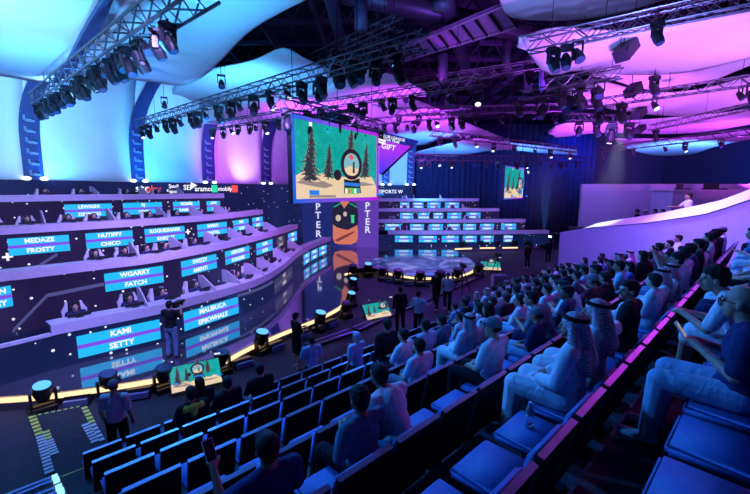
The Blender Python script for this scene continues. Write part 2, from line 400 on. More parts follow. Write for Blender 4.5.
def divider(p, t, zt, dep=.95, hi=.5, parent=None, label=None, grp='desk dividers between the player seats'):
    F = frame(p, t, zt)
    bm = bmesh.new(); A = []
    pts = ((.0, .0), (.0, .10), (-dep*.75, hi), (-dep, hi), (-dep, 0))
    for x in (-.02, .02): A.append([bm.verts.new(F@Vector((x, y, z))) for z, y in pts])
    bm.faces.new(A[0]); bm.faces.new(A[1][::-1])
    for i in range(5): bm.faces.new((A[0][i], A[1][i], A[1][(i+1) % 5], A[0][(i+1) % 5]))
    o = build('desk_divider', bm, deskm); tag(o, label, 'divider', grp); return o
def tier(path, z0, z1, fm, label, deckdepth, zdeck, capx=None):
    t = empty('player_tier', (0, 0, 0), 0, label, 'tier')
    bm = bmesh.new(); ribbon(bm, path, ((0, z0), (0, z1-.3), (-.12, z1-.3), (-.12, z0)))
    build('fascia_screen', bm, fm, t)
    cp = path if capx is None else [p for p in path if scr((p.x, p.y, z1))[0] >= capx]
    bm = bmesh.new(); ribbon(bm, cp, ((.06, z1-.3), (.06, z1), (-.55, z1), (-.55, z1-.05), (-.12, z1-.05), (-.12, z1-.3)))
    build('desk_top', bm, deskm, t)
    if capx is not None:
        cq = [p for p in path if scr((p.x, p.y, z1))[0] <= capx+6]
        bm = bmesh.new(); ribbon(bm, cq, ((.03, z1-.32), (.03, z1-.24), (-.12, z1-.24), (-.12, z1-.32)))
        build('ledge', bm, deskm, t)
    bm = bmesh.new(); ribbon(bm, path, ((-.12, zdeck-.15), (-.12, zdeck), (-deckdepth, zdeck), (-deckdepth, zdeck-.15)))
    build('platform', bm, blackm, t)
    return t
TL = tier(T1, .4, 1.7, ledA, 'lowest curved player tier at the left with starry front and two big name panels', 2.6, .65, 49)
TM = tier(T2, .9, 2.9, ledB, 'second curved player tier from the stage floor, behind the lowest desks', 2.5, 1.85)
TN = tier(T3, 2.1, 4.1, ledB, 'third curved player tier, just under the topmost row of desks', 2.2, 3.05)
TO = tier(T4, 3.3, 5.18, ledB, 'topmost player tier on the left below the lit fabric wall', 1.6, 4.13)
for T, pth, z0, z1, L in (
    (TL, T1, .56, 1.22, ((73, 157, 'KAMI', 'SETTY'), (181, 236, 'MALIBUCA', 'EPIKWHALE'), (303, 309, 'VICO', 'REET'), (310.5, 317, 'SCROLL', 'RAPID'), (318.5, 326, 'PINQ', 'MERO'))),
    (TM, T2, 1.78, 2.44, ((-40, 12, 'TAYSON', 'QUEASY'), (104, 162, 'WGARRY', 'FATCH'), (181, 216, 'SWIZZY', 'AMENTI'), (225, 249, 'MEDUZIEN', 'SCHADERS'), (256, 272, 'NURR', 'SCOPE'), (288, 296.5, 'TJINO', 'TRIPP'))),
    (TN, T3, 3.0, 3.64, ((13, 73, 'MEDAZE', 'FROSTY'), (89, 135, 'NUTIFFY', 'CHICO'), (147, 186, 'ROGUESHARK', 'KNIGHT'), (198, 227, 'RAPIDO', 'CRAFTILL'), (234, 249, 'PINK', 'DARM'), (253, 264, 'RISE', 'DUKE'))),
    (TO, T4, 4.05, 4.7, ((70, 116, 'LEWASHI', 'DEMHMO'), (127, 165, 'RJ', 'VEXY'), (176, 202, 'RESIME', 'RAMMER'), (209, 222, 'ABE', 'SP')))):
    for x0, x1, a, b in L: name_panel(T, pth, x0, x1, z0, z1, a, b)
for T, pth, x0, x1, z0, z1 in ((TL, T1, 272, 290, .56, 1.22), (TM, T2, 276, 284, 1.78, 2.44)):
    name_panel(T, pth, x0, x1, z0, z1, 'TETZ', 'DIXUS', dark=True)
# thin chevron lines shown on the fascias
for T, pth, pts in ((TM, T2, ((8, .95), (47, 1.95), (104, 2.05))), (TN, T3, ((24, 2.2), (60, 2.9))), (TL, T1, ((236, 1.25), (272, 1.18)))):
    for (xa, za), (xb, zb) in zip(pts, pts[1:]):
        steps = 6
        for i in range(1):
            bm = bmesh.new(); prev = None
            for j in range(steps+1):
                p, t = on_path(pth, xa+(xb-xa)*j/steps); nn = Vector((t.y, -t.x, 0)); q = p+nn*.015; z = za+(zb-za)*j/steps
                cur = [bm.verts.new((q.x, q.y, z-.06)), bm.verts.new((q.x, q.y, z+.06)), bm.verts.new((q.x-nn.x*.012, q.y-nn.y*.012, z+.06)), bm.verts.new((q.x-nn.x*.012, q.y-nn.y*.012, z-.06))]
                if prev:
                    for a in range(4): bm.faces.new((prev[a], cur[a], cur[(a+1) % 4], prev[(a+1) % 4]))
                prev = cur
            build('screen_line', bm, mat('screen_line_glow', (.02, .02, .05), emit=(.10, .10, .28), es=.7, var=0), T)

for T, pth, px, z, sz in ((TN, T3, 11, 2.95, .55), (TN, T3, 189.5, 3.3, .5)):
    p, t = on_path(pth, px); nn = Vector((t.y, -t.x, 0)); text('+', sz, txtw, T, frame(p+nn*.02, t, z), 'screen_cross', .003, bold=.03)
# far-side tiers
def far_path(x0, x1, Y): return smooth_path([Vector((x0, Y, 0)), Vector((x0+(x1-x0)*.33, Y-.15, 0)), Vector((x0+(x1-x0)*.7, Y+.1, 0)), Vector((x1, Y+.6, 0))], 6)
FT = []
for i, (Y, yc, xa, xb, z0, lab) in enumerate(((35, 231, 388, 552, .4, 'lowest far player tier, its right end beside a bright blue floor light'),
    (37, 219.5, 374, 527, 1.6, 'second far player tier up, with seven pairs of blue name panels'), (39, 208.5, 374, 500, 2.5, 'third far player tier up on the right of the banner wall'),
    (41.5, 198.5, 374, 479, 3.4, 'topmost far player tier below the navy drapes'))):
    z1 = PY(440, yc, Y).z; a = PY(xa, 230, Y).x; b = PY(xb, 230, Y).x; P = far_path(a, b, Y)
    for p in P: p.z = z1
    t = tier(P, z0, z1, ledA if i == 0 else ledB, lab, 1.9, z1-1.05); FT.append((t, P, z1))
FB = (((395, 413), (419, 437), (442, 459), (463, 477), (481, 494), (504, 513)), ((385, 401), (410, 424), (429, 443), (447, 460), (463, 476), (480, 494), (501, 516)),
      ((400, 413), (418, 429), (433, 443), (447, 461), ), ((400, 409), (412.5, 423), (427, 440), (444.5, 458.5)))
FN = ('REKKO', 'ARKHRAM', 'VERTEX', 'SAEVID', 'KARIM', 'DOUBLE', 'MERSTACH', 'VADEAL', 'PLANZ', 'PODASAI', 'CURLY', 'TINKA', 'BUGHA', 'CENT', 'AJERSS', 'CLIX', 'KHANADA', 'BOLTZ', 'COLD', 'NOAHR', 'EOMZO')
for i, (t, P, z1) in enumerate(FT):
    for j, (a, b) in enumerate(FB[i]):
        n1 = FN[(i*6+j) % len(FN)]; n2 = FN[(i*6+j+9) % len(FN)]
        name_panel(t, P, a, b, z1-1.0, z1-.42, n1, n2)
name_panel(FT[2][0], FT[2][1], 466, 480, FT[2][2]-1.0, FT[2][2]-.42, 'FLICKY', 'KWANTI')

# ---------------------------------------------------------------- LED walls
BW = smooth_path([Vector(p) for p in ((-27, 12, 6), (-24, 17, 6), (-21.3, 22, 6), (-18.3, 29, 6), (-15, 35, 6), (-11.5, 40.2, 6), (-8.5, 43.5, 6), (-3, 47, 6), (4.6, 49, 6))], 8)
lb = [p for p in BW]
t = empty('led_banner_band', (0, 0, 0), 0, 'dark screen band with small white and red sponsor logos above the topmost left desks', 'screen')
bm = bmesh.new(); ribbon(bm, lb, ((.5, .42), (.5, 5.98), (.3, 5.98), (.3, .42))); build('screen_face', bm, ledC, t)
def band_text(s, px, size, z, m=txtw):
    p, tt = on_path(lb, px); F = frame(p+Vector((tt.y, -tt.x, 0))*.54, tt, z); text(s, size, m, t, F, 'lettering', .01, bold=.01)
redled = emat('red_lettering', (1, .08, .06), 1.0); greenled = emat('green_logo', (.03, .75, .4), 1.0)
band_text('stc', 142, .95, 5.5); band_text('play', 153, .75, 5.48, redled)
band_text('Saudi\nEsports', 173, .42, 5.5); band_text('SEF', 187, .6, 5.6); band_text('aramco', 203, .62, 5.5); band_text('mobily', 223.5, .55, 5.5)
def band_box(px, wd, z0, z1, m, name='logo_mark'):
    p, tt = on_path(lb, px); F = frame(p+Vector((tt.y, -tt.x, 0))*.54, tt, 0); b_ = bmesh.new(); box(b_, -wd/2, wd/2, z0, z1, -.01, .02, 0, F); build(name, b_, m, t)
band_box(213, .6, 5.2, 5.85, greenled); band_box(233, .65, 5.2, 5.85, redled)
def band_tri(px, r, z):
    p, tt = on_path(lb, px); F = frame(p+Vector((tt.y, -tt.x, 0))*.54, tt, z); b_ = bmesh.new()
    vs = [b_.verts.new(F@Vector(q)) for q in ((-r, -r, 0), (r, 0, 0), (-r, r, 0), (-r, -r, .02), (r, 0, .02), (-r, r, .02))]
    for f in ((0, 1, 2), (5, 4, 3), (0, 3, 4, 1), (1, 4, 5, 2), (2, 5, 3, 0)): b_.faces.new([vs[i] for i in f])
    build('logo_mark', b_, txtw, t)
band_tri(193, .3, 5.8)
# small logo line at the far side of the band
band_text('ESPORTS W', 389, .6, 5.2)
# lit fabric wall panels between arched ribs
def wall_curve(h):                      # inward lean as it rises, like a sail
    return .2+max(0, h-3.5)**2*.045
ribx = (39.5, 140.5, 209.5, 266)
ribs = [on_path(BW, x) for x in ribx]
idx = []
for p, _ in ribs: idx.append(min(range(len(BW)), key=lambda i: (BW[i]-p).length))
bounds = [0]+idx+[min(range(len(BW)), key=lambda i: abs(scr(BW[i])[0]-300)), None]
def wall_sheet(sub, name, label):
    bm = bmesh.new(); N = normals2(sub); G = []
    for p, n in zip(sub, N):
        col = []
        for j in range(13):
            h = 9.5*j/12; o = wall_curve(h); col.append(bm.verts.new((p.x+n.x*o, p.y+n.y*o, 6+h)))
        G.append(col)
    for i in range(len(G)-1):
        for j in range(12): bm.faces.new((G[i][j], G[i+1][j], G[i+1][j+1], G[i][j+1]))
    o = build(name, bm, fabric, None, True); md = o.modifiers.new('thickness', 'SOLIDIFY'); md.thickness = .04; md.offset = -1
    return tag(o, label, 'fabric panel')
rp2 = [b for b in BW]
i340 = min(range(len(BW)), key=lambda i: abs(scr(BW[i])[0]-300))
pn = ('leftmost lit fabric wall panel glowing white and pale blue', 'second lit fabric wall panel, white fading to sky blue, between two ribs', 'third lit fabric wall panel, deep sky blue', 'lit fabric wall panel glowing magenta and white left of the hanging screen', 'last lit magenta fabric wall panel, partly behind the hanging screen')
bb = [0]+idx+[i340]
for i in range(5): wall_sheet(BW[bb[i]:bb[i+1]+1], 'fabric_wall_panel', pn[i])
wall_sheet([p for p in BW if scr(p)[0] > 352 and scr(p)[0] < 417], 'fabric_wall_panel', 'cyan lit fabric wall panel just right of the hanging screen')
def make_rib(p, t, label, lean=1.0, n_l=6, wd=.85):
    r = empty('arched_rib', (0, 0, 0), 0, label, 'rib'); nn = Vector((t.y, -t.x, 0)); bm = bmesh.new(); prev = None
    for j in range(17):
        h = 11.0*j/16; o = wall_curve(h)+.06+.02*h; sh = lean*(h-2.2)**2*.05 if h > 2.2 else 0
        c = p+nn*o+t*sh; z = 6+h
        cur = [bm.verts.new((c.x+t.x*a+nn.x*b, c.y+t.y*a+nn.y*b, z)) for a, b in ((-wd/2, 0), (wd/2, 0), (wd/2, .18), (-wd/2, .18))]
        if prev:
            for a in range(4): bm.faces.new((prev[a], cur[a], cur[(a+1) % 4], prev[(a+1) % 4]))
        else: bm.faces.new(cur)
        prev = cur
    bm.faces.new(prev); build('rib_band', bm, mat('rib_blue_black', (.03, .05, .16), .5), r)
    for j in range(n_l):
        h = .35+j*.62; o = wall_curve(h)+.3; c = p+nn*o; F = frame(c, t, 6+h)
        b_ = bmesh.new(); box(b_, -.22, .22, -.12, .02, -.05, .14, 0, F); box(b_, -.3, -.22, -.05, .22, -.02, .1, 0, F); box(b_, .1, .26, -.02, .12, .05, .2, 1, F)
        build('rib_lamp', b_, [mat('lamp_bracket_grey', (.25, .32, .4), .35, .3), lens], r)
    for s in (-.45, .45):
        F = frame(p+nn*.45+t*s, t, 6.08); b_ = bmesh.new(); ellip(b_, (0, 0, 0), (.24, .12, .16), 10, 6, 0, F.to_3x3()); 
        for v in b_.verts: v.co += F.translation
        build('uplight', b_, lens_on, r)
    return r
rl = ('leftmost dark blue arched rib on the lit wall, between the white panels', 'dark blue arched rib between the white and the sky blue panel', 'dark arched rib where the wall turns from blue to magenta', 'dark arched rib between the two magenta panels')
for (p, t), l in zip(ribs, rl): make_rib(p, t, l, 1.0, 6, .95 if p.y < 35 else 1.15)
for x, l in ((385, 'left dark rib on the cyan panel beside the hanging screen'), (409, 'right dark rib on the cyan panel beside the navy drapes')):
    p, t = on_path(BW, x); make_rib(p, t, l, .6, 7, .9)
# navy drapes and dark hall beyond
bm = bmesh.new(); N = 160
for s in range(N):
    pass
dp = [Vector((5.2+i*.12, 50-.0*i+.14*math.sin(i*1.1)+.07*math.sin(i*.37), 0)) for i in range(190)]
ribbon(bm, dp, ((0, 0), (0, 13.5), (-.08, 13.5), (-.08, 0)), closed=True)
tag(build('stage_drape', bm, drape, None, True), 'long pleated navy drape hanging behind the far player tiers', 'curtain')

# banner wall with the jersey player
XB0 = PY(303, 240, 34).x; XB1 = PY(378.5, 240, 34).x; Z1 = 10.5
bw = empty('banner_wall', (0, 34, 0), 0, 'tall blue and purple screen wall showing a black jersey, under the hanging screen', 'screen')
bm = bmesh.new(); box(bm, XB0, XB1, 0, .4, .4, Z1)
build('wall_face', bm, grad_mat('banner_gradient', (.004, .018, .14), (.13, .04, .42), 'X', -3.2, -.2), bw)
def flat(name, pts, m, parent, y=-.02, d=.02):
    b_ = bmesh.new(); polyprism(b_, pts, y, y-d); return build(name, b_, m, parent)
def bx(px): return PY(px, 225, 34).x
def bz(py): return PY(345, py, 34).z
flat('side_strip', [(bx(357), .42), (XB1-.02, .42), (XB1-.02, Z1-.1), (bx(357), Z1-.1)], emat('purple_strip', (.12, .05, .42), .9), bw)
J = mat('printed_black_jersey', (.02, .02, .02), emit=(.006, .010, .02), es=1, var=0); SK = emat('printed_skin', (.72, .20, .12), .9); GR = emat('printed_green', (.02, .45, .22), .8)
cx = bx(345.5)
flat('printed_jersey', [(cx+a, b) for a, b in ((-1.12, bz(228)), (-1.15, bz(214)), (-1.02, bz(205)), (-.45, bz(201)), (.4, bz(201)), (1.0, bz(205)), (1.12, bz(214)), (1.1, bz(228)), (.8, bz(244)), (-.8, bz(244)))], J, bw, -.03)
flat('printed_arms', [(cx+a, b) for a, b in ((-1.08, bz(224)), (-1.12, bz(238)), (-.95, bz(243)), (-.5, bz(244.3)), (.5, bz(244.3)), (.95, bz(242)), (1.08, bz(237)), (1.06, bz(225)), (.7, bz(227)), (.2, bz(230)), (-.4, bz(228.5)), (-.8, bz(227)))], SK, bw, -.055)
flat('printed_arm_fold', [(cx+a, b) for a, b in ((-.95, bz(240)), (-.3, bz(236)), (.75, bz(231)), (.8, bz(232)), (.1, bz(237)), (-.7, bz(241.5)))], emat('printed_skin_dark', (.25, .05, .04), .8), bw, -.08)
flat('printed_neck', [(cx+a, b) for a, b in ((-.42, bz(202)), (-.1, bz(208.5)), (.35, bz(202)), (.3, bz(196)), (-.35, bz(196)))], SK, bw, -.055)
flat('printed_head', [(cx-.03+.48*math.cos(i*PI/8), bz(196)+.55+.68*math.sin(i*PI/8)) for i in range(16)], SK, bw, -.05)
flat('printed_hair', [(cx-.03+.52*math.cos(i*PI/8), bz(196)+.95+.4*math.sin(i*PI/8)) for i in range(16)], J, bw, -.075)
for s in (-1, 1): flat('printed_trim', [(cx+s*1.02, bz(206.5)), (cx+s*.4, bz(202.5)), (cx+s*.35, bz(203.6)), (cx+s*1.0, bz(208))], GR, bw, -.055)
flat('printed_badge', [(cx-.62+.24*math.cos(i*PI/4), bz(218)+.3*math.sin(i*PI/4)) for i in range(8)], emat('printed_cream', (.7, .6, .45), .8), bw, -.055)
flat('printed_badge', [(cx+.5, bz(223)), (cx+.78, bz(223)), (cx+.76, bz(216.5)), (cx+.86, bz(215)), (cx+.4, bz(215)), (cx+.5, bz(217))], emat('printed_bright_green', (.05, .75, .3), .8), bw, -.055)
flat('printed_badge', [(cx-.02+.17*math.cos(i*PI/4), bz(214)+.22*math.sin(i*PI/4)) for i in range(8)], emat('printed_cream', (.7, .6, .45), .8), bw, -.055)
for px in (318.3, 367.5):
    for ch, py in zip('PTER', (207, 215.5, 225, 234) if px < 340 else (206, 214, 222, 230)):
        text(ch, .82, emat('pale_lettering', (.72, .75, .95), 1), bw, Matrix.Translation((bx(px), -.045, bz(py)))@Matrix.Rotation(PI/2, 4, 'X'), 'lettering', .01, bold=.02)

# ---------------------------------------------------------------- game picture shown on the screens
def picture(parent, W, H, y=-.012, name='picture'):     # local: x right, z up, faces -y
    teal = mat('picture_sea', (.01, .05, .04), emit=(.0, .40, .33), es=1, var=0)
    if 'picture_noise' not in M:
        m = bpy.data.materials.new('picture_noise'); m.use_nodes = True; nt = m.node_tree; b = nt.nodes['Principled BSDF']
        tc = nt.nodes.new('ShaderNodeTexCoord'); n = nt.nodes.new('ShaderNodeTexNoise'); n.inputs['Scale'].default_value = 2.5; n.inputs['Detail'].default_value = 6; n.inputs['Distortion'].default_value = 2
        r = nt.nodes.new('ShaderNodeValToRGB'); r.color_ramp.elements[0].position = .42; r.color_ramp.elements[0].color = (0, .34, .30, 1); r.color_ramp.elements[1].position = .66; r.color_ramp.elements[1].color = (.01, .44, .40, 1)
        nt.links.new(tc.outputs['Object'], n.inputs[0]); nt.links.new(n.outputs['Fac'], r.inputs[0]); nt.links.new(r.outputs[0], b.inputs['Emission Color']); b.inputs['Emission Strength'].default_value = 1
        b.inputs['Base Color'].default_value = (0, .02, .02, 1); M['picture_noise'] = m
    mats = [M['picture_noise'], emat('picture_snow', (.88, .66, .42), .95), emat('picture_snow_dark', (.36, .27, .24), .9), mat('picture_tree', (.01, .02, .03), emit=(.03, .032, .035), es=1, var=0),
            emat('picture_tree_snow', (.42, .34, .30), .9), mat('picture_scope', (.01, .01, .01), emit=(.02, .012, .018), es=1, var=0), emat('picture_blue', (.02, .22, .8)), emat('picture_green', (.1, .6, .12)), txtw, emat('picture_scene', (.25, .55, .62), .9), emat('picture_red', (.9, .08, .1))]
    bm = bmesh.new(); rnd = random.Random(3); lay = [0]
    def P(pts, mi):
        lay[0] += 1; yy = y-.0012*lay[0]
        vs = [bm.verts.new(((u-.5)*W, yy, (v-.5)*H)) for u, v in pts]; bm.faces.new(vs).material_index = mi
    P([(0, 0), (1, 0), (1, 1), (0, 1)], 0)
    P([(0, 0), (1, 0), (1, .14), (.97, .24), (.92, .33), (.84, .36), (.78, .30), (.70, .34), (.6, .30), (.45, .32), (.38, .27), (.28, .35), (.15, .30), (.08, .36), (0, .30)], 1)
    P([(0, .21), (.1, .26), (.2, .22), (.28, .24), (.4, .18), (.3, .14), (.15, .17)], 2)
    P([(.62, .25), (.8, .24), (.98, .2), (.8, .18), (.66, .19)], 2)
    def tree(u, v0, h, wd):
        n = 11
        P([(u-.008, v0-.04), (u+.008, v0-.04), (u+.004, v0+h*.9), (u-.004, v0+h*.9)], 3)
        for i in range(n):
            f = i/n; ww = wd*(1-f)**.8*.5+.008; zz = v0+h*f
            for sgn in (-1, 1):
                a = ww*rnd.uniform(.75, 1.15)*sgn; dr = h*.05*rnd.uniform(.4, 1.4)
                P([(u, zz+h/n*1.7), (u+a*.55, zz+h*.045), (u+a, zz-dr), (u+a*.6, zz-dr*.2), (u+a*.35, zz-dr*.9), (u, zz)], 3)
                for q in range(5 if wd > .2 else 3):
                    g = rnd.uniform(.15, .85); e = u+a*g; z_ = zz+h*.045*(1-g)+rnd.uniform(-.015, .02)
                    P([(e, z_), (e+a*.16, z_-.016), (e+a*.05, z_+.012)], 4)
    tree(.135, .26, .62, .22); tree(.30, .30, .42, .14); tree(.53, .40, .56, .22); tree(.705, .32, .46, .16)
    N = 28; ring = lambda r, cu=.50, cv=.48, k=1.12: [(cu+r*math.cos(2*PI*i/N), cv+r*k*1.45*math.sin(2*PI*i/N)) for i in range(N)]
    P(ring(.135), 5); P(ring(.098), 9); P([(.408, .42), (.48, .46), (.54, .44), (.592, .42), (.575, .36), (.54, .325), (.50, .318), (.45, .33), (.42, .37)], 1)
    P([(.46, .58), (.49, .63), (.53, .58), (.50, .54)], 10)
    P([(.51, .36), (.54, .36), (.535, .52), (.515, .52)], 3)
    P(ring(.045, .325, .32), 5); P([(.40, .07), (.62, .07), (.60, .29), (.50, .25), (.40, .27)], 5)
    P([(.40, .18), (.60, .165), (.60, .215), (.40, .225)], 6); P([(.41, .06), (.60, .06), (.60, .14), (.41, .15)], 7)
    for i in range(5): P([(.415+i*.037, .07), (.44+i*.037, .07), (.44+i*.037, .13), (.415+i*.037, .135)], (8, 10, 7, 8, 6)[i])
    P([(.02, .055), (.12, .05), (.12, .11), (.02, .115)], 6); P([(.02, .02), (.3, .015), (.3, .045), (.02, .05)], 2)
    P([(.84, .03), (.97, .03), (.97, .065), (.84, .065)], 6); P([(.87, .90), (.99, .89), (.99, .92), (.87, .93)], 8); P([(.87, .86), (.99, .85), (.99, .88), (.87, .89)], 8)
    P([(.03, .90), (.06, .90), (.06, .95), (.03, .95)], 8)
    o = build(name, bm, mats, parent)
    return o
def hang_screen(name, pL, pR, z0, z1, label, border=.16, cables=None):
    L = Vector((pL[0], pL[1], 0)); R_ = Vector((pR[0], pR[1], 0)); d = R_-L; W = d.length; H = z1-z0
    o = empty(name, ((L.x+R_.x)/2, (L.y+R_.y)/2, (z0+z1)/2), math.atan2(d.y, d.x), label, 'screen')
    bm = bmesh.new(); box(bm, -W/2, W/2, 0, .22, -H/2, H/2); build('cabinet', bm, blackm, o)
    bm = bmesh.new(); box(bm, -W/2, W/2, -.01, -.002, -H/2, H/2)
    build('border_screen', bm, grad_mat('screen_border', (.0, .12, .75), (.5, .0, .75), 'X', -W/2, W/2), o)
    p = picture(o, W-2*border, H-2*border); return o, W, H
L = PY(290.5, 112, 14.7); R_ = PY(378, 134, 19.8)
S0, SW, SH = hang_screen('hanging_screen', (L.x, L.y), (R_.x, R_.y), PY(292, 203.5, 14.7).z, PY(290.5, 113, 14.7).z, 'large hanging screen showing a snowy game scene with trees and round scope')
L2 = PY(504.5, 180, 35.5); R2 = PY(523.5, 180, 40)
hang_screen('hanging_screen', (L2.x, L2.y), (R2.x, R2.y), PY(504, 199.5, 35.5).z, PY(504, 165.5, 35.5).z, 'small distant hanging screen showing the game scene, before the navy drapes', .12)
bm = bmesh.new(); c_ = (L2+R2)/2
for q_ in (L2.lerp(R2, .15), L2.lerp(R2, .85)): tube(bm, (q_.x+.05, q_.y+.1, PY(504, 165.5, 35.5).z-.05), (q_.x+.05, q_.y+.1, 16.7), .03, 5)
tube(bm, (L2.x+.05, L2.y+.1, PY(504, 165.5, 35.5).z+.05), (R2.x+.05, R2.y+.1, PY(504, 165.5, 35.5).z+.05), .06, 6)
tag(build('screen_cable', bm, blackm), 'thin black cables and bar holding the small distant hanging screen', 'cable')
# angled second screen face to the right of the big one
A = PY(379, 131, 20.3); B = PY(419, 141, 22); Cc = PY(411, 146.5, 21.8); D = PY(379, 173, 20.3)
sd = empty('wedge_screen', A, 0, 'purple and blue wedge-shaped hanging screen with white words, right of the large screen', 'screen')
def wedge(name, pts, m, off):
    bm = bmesh.new(); a = [bm.verts.new(Vector(p)-A+Vector((0, -off, 0))) for p in pts]; b = [bm.verts.new(Vector(p)-A+Vector((0, -off+.1, 0))) for p in pts]; n = len(pts)
    bm.faces.new(a); bm.faces.new(b[::-1])
    for i in range(n): bm.faces.new((a[i], b[i], b[(i+1) % n], a[(i+1) % n]))
    return build(name, bm, m, sd)
wedge('cabinet', [A, B, PY(383, 175, 20.5), D], blackm, -.14)
wedge('upper_screen', [A, B, Cc, PY(379, 140, 20.3)], emat('deep_blue_screen', (.012, .02, .30)), .0)
gm = grad_mat('wedge_gradient', (.02, .05, .9), (.45, .03, .85), 'Z', -2.1, -.7)
wedge('lower_screen', [PY(379, 140, 20.3), Cc, PY(382, 173, 20.5), D], gm, .02)
for s, px, py, sz in (('CLUB LEAGUE', 393, 138, .2), ('YOUR TEAM', 391, 140.8, .16), ('GIFT', 388.5, 147.2, .36)):
    p = PY(px, py, 20.2); text(s, sz, txtw, sd, Matrix.Translation(p-A)@Matrix.Rotation(math.radians(12), 4, 'Z')@Matrix.Rotation(PI/2, 4, 'X')@Matrix.Rotation(math.radians(-10), 4, 'Z'), 'lettering', .01)
# ---------------------------------------------------------------- ceiling sails
def UP(px, py, H): return PH(px, py, CZ+H)
def resample(pts, n):
    d = [0]
    for a, b in zip(pts, pts[1:]): d.append(d[-1]+math.hypot(b[0]-a[0], b[1]-a[1]))
    out = []
    for i in range(n):
        s = d[-1]*i/(n-1); j = 0
        while j < len(d)-2 and d[j+1] < s: j += 1
        t = (s-d[j])/max(1e-9, d[j+1]-d[j]); out.append(tuple(pts[j][k]+(pts[j+1][k]-pts[j][k])*t for k in (0, 1)))
    return out
def sail(label, U, L, HU, HL, bulge=.5, n=28, m=10, frim=True):
    U = [p.to_tuple() for p in [q for q in smooth_path([Vector((a, b, 0)) for a, b in U], 5)]]; L = [p.to_tuple() for p in smooth_path([Vector((a, b, 0)) for a, b in L], 5)]
    U = resample(U, n); L = resample(L, n); bm = bmesh.new(); G = []
    for (a, b) in zip(U, L):
        A = UP(a[0], a[1], HU); B = UP(b[0], b[1], HL); col = []
        for j in range(m+1):
            t = j/m; q = A.lerp(B, t); q.z -= bulge*math.sin(PI*t); col.append(bm.verts.new(q))
        G.append(col)
    for i in range(n-1):
        for j in range(m): bm.faces.new((G[i][j], G[i+1][j], G[i+1][j+1], G[i][j+1]))
    bmesh.ops.remove_doubles(bm, verts=bm.verts, dist=.002)
    o = build('ceiling_sail', bm, fabric, None, True); md = o.modifiers.new('thickness', 'SOLIDIFY'); md.thickness = .06; md.offset = 1
    if sum(p.normal.z for p in o.data.polygons) > 0:
        md.offset = 1
    else: md.offset = -1
    return tag(o, label, 'ceiling sail')
sail('huge pale blue fabric sail covering the upper left of the ceiling', [(-90, -70), (60, -70), (180, -60), (350, -45)], [(-90, 66), (0, 76), (45, 83), (110, 79), (150, 82), (178, 86), (196, 82), (220, 62), (252, 30), (300, 2), (335, -20)], 5.2, 5.0, .35, 40, 12)
sail('pointed sky blue ceiling sail below the upper left one', [(172, 88), (200, 73), (219, 68), (253, 61), (283, 49), (307, 60), (340, 75), (357, 81)], [(172, 90), (200, 104), (235, 101), (267, 97), (307, 91), (347, 86), (357, 82)], 5.8, 6.0, .3)
sail('magenta ceiling sail behind the pointed blue one, above the large screen', [(205, 108), (267, 98), (320, 88), (350, 76), (366, 71), (378, 72), (398, 78), (425, 91)], [(200, 128), (240, 124), (290, 118), (340, 110), (390, 102), (427, 92)], 5.6, 6.2, .3)
sail('magenta ceiling sail over the far stage, right of the large screen', [(360, 102), (400, 97), (433, 107), (457, 119), (485, 130), (518, 143)], [(355, 140), (385, 141), (419, 148), (440, 139), (470, 136), (495, 138.5), (518, 143.5)], 6.2, 5.6, .3)
sail('thin cyan ceiling sail over the far player tiers', [(395, 158), (440, 146), (477, 139), (500, 142), (540, 146), (577, 150)], [(395, 172), (440, 160), (477, 153), (507, 150), (540, 153), (577, 155)], 4.6, 4.2, .15)
sail('lilac ceiling sail at the top, right of centre', [(480, -60), (600, -60), (760, -50)], [(498, -4), (508, 16), (540, 20.5), (580, 19.5), (620, 13), (665, 0), (720, -20)], 7.2, 6.8, .2)
sail('biggest violet pink ceiling sail at the upper right', [(518, 36), (560, 28), (600, 31), (650, 28), (700, 21), (750, 12), (830, -6)], [(518.5, 37), (546, 74), (575, 71), (610, 74), (650, 75), (690, 72), (750, 58), (830, 34)], 5.4, 5.0, .3, 34, 12)
sail('narrow pink ceiling sail peeking below the biggest one', [(590, 70), (650, 71), (700, 67), (760, 52), (830, 30)], [(592, 73), (610, 79), (648, 90), (681, 88), (712, 81), (760, 62), (830, 40)], 5.5, 5.2, .15)
sail('long pink ceiling sail in the middle of the right side', [(568, 89.5), (600, 82), (650, 93), (700, 90), (760, 74), (830, 58)], [(569, 91), (586, 104), (629, 112), (667, 116), (706, 115), (760, 102), (830, 88)], 5.0, 4.7, .2)
sail('lowest magenta ceiling sail on the right side', [(548, 131), (562, 124), (600, 123), (659, 119), (718, 114), (770, 106), (830, 98)], [(549, 133), (555, 138), (600, 133), (659, 134.5), (706, 132), (770, 121), (830, 112)], 4.6, 4.4, .15)
sail('thin wavy blue ceiling sail lowest at the far right', [(615, 139), (660, 139), (700, 137), (745, 131), (800, 124)], [(625, 148), (655, 156), (690, 155), (715, 147), (750, 140), (800, 135)], 4.3, 4.0, .1)
# second sail layer edge with lamps on its rim seen as a dark rib crossing the first sail
bm = bmesh.new(); prev = None
for i in range(15):
    t = i/14; px = 56+(112-56)*t**.8; py = 82-88*t; c = UP(px, py, 4.55); wd = .15+.3*math.sin(PI*t)
    cur = [bm.verts.new(c+Vector(v)) for v in ((-wd/2, 0, 0), (wd/2, 0, 0), (wd/2, 0, .16), (-wd/2, 0, .16))]
    if prev:
        for a in range(4): bm.faces.new((prev[a], cur[a], cur[(a+1) % 4], prev[(a+1) % 4]))
    prev = cur
bm.faces.new(prev)
tag(build('arched_rib', bm, M['rib_blue_black']), 'dark blue arched rib running up under the huge pale blue sail', 'rib')
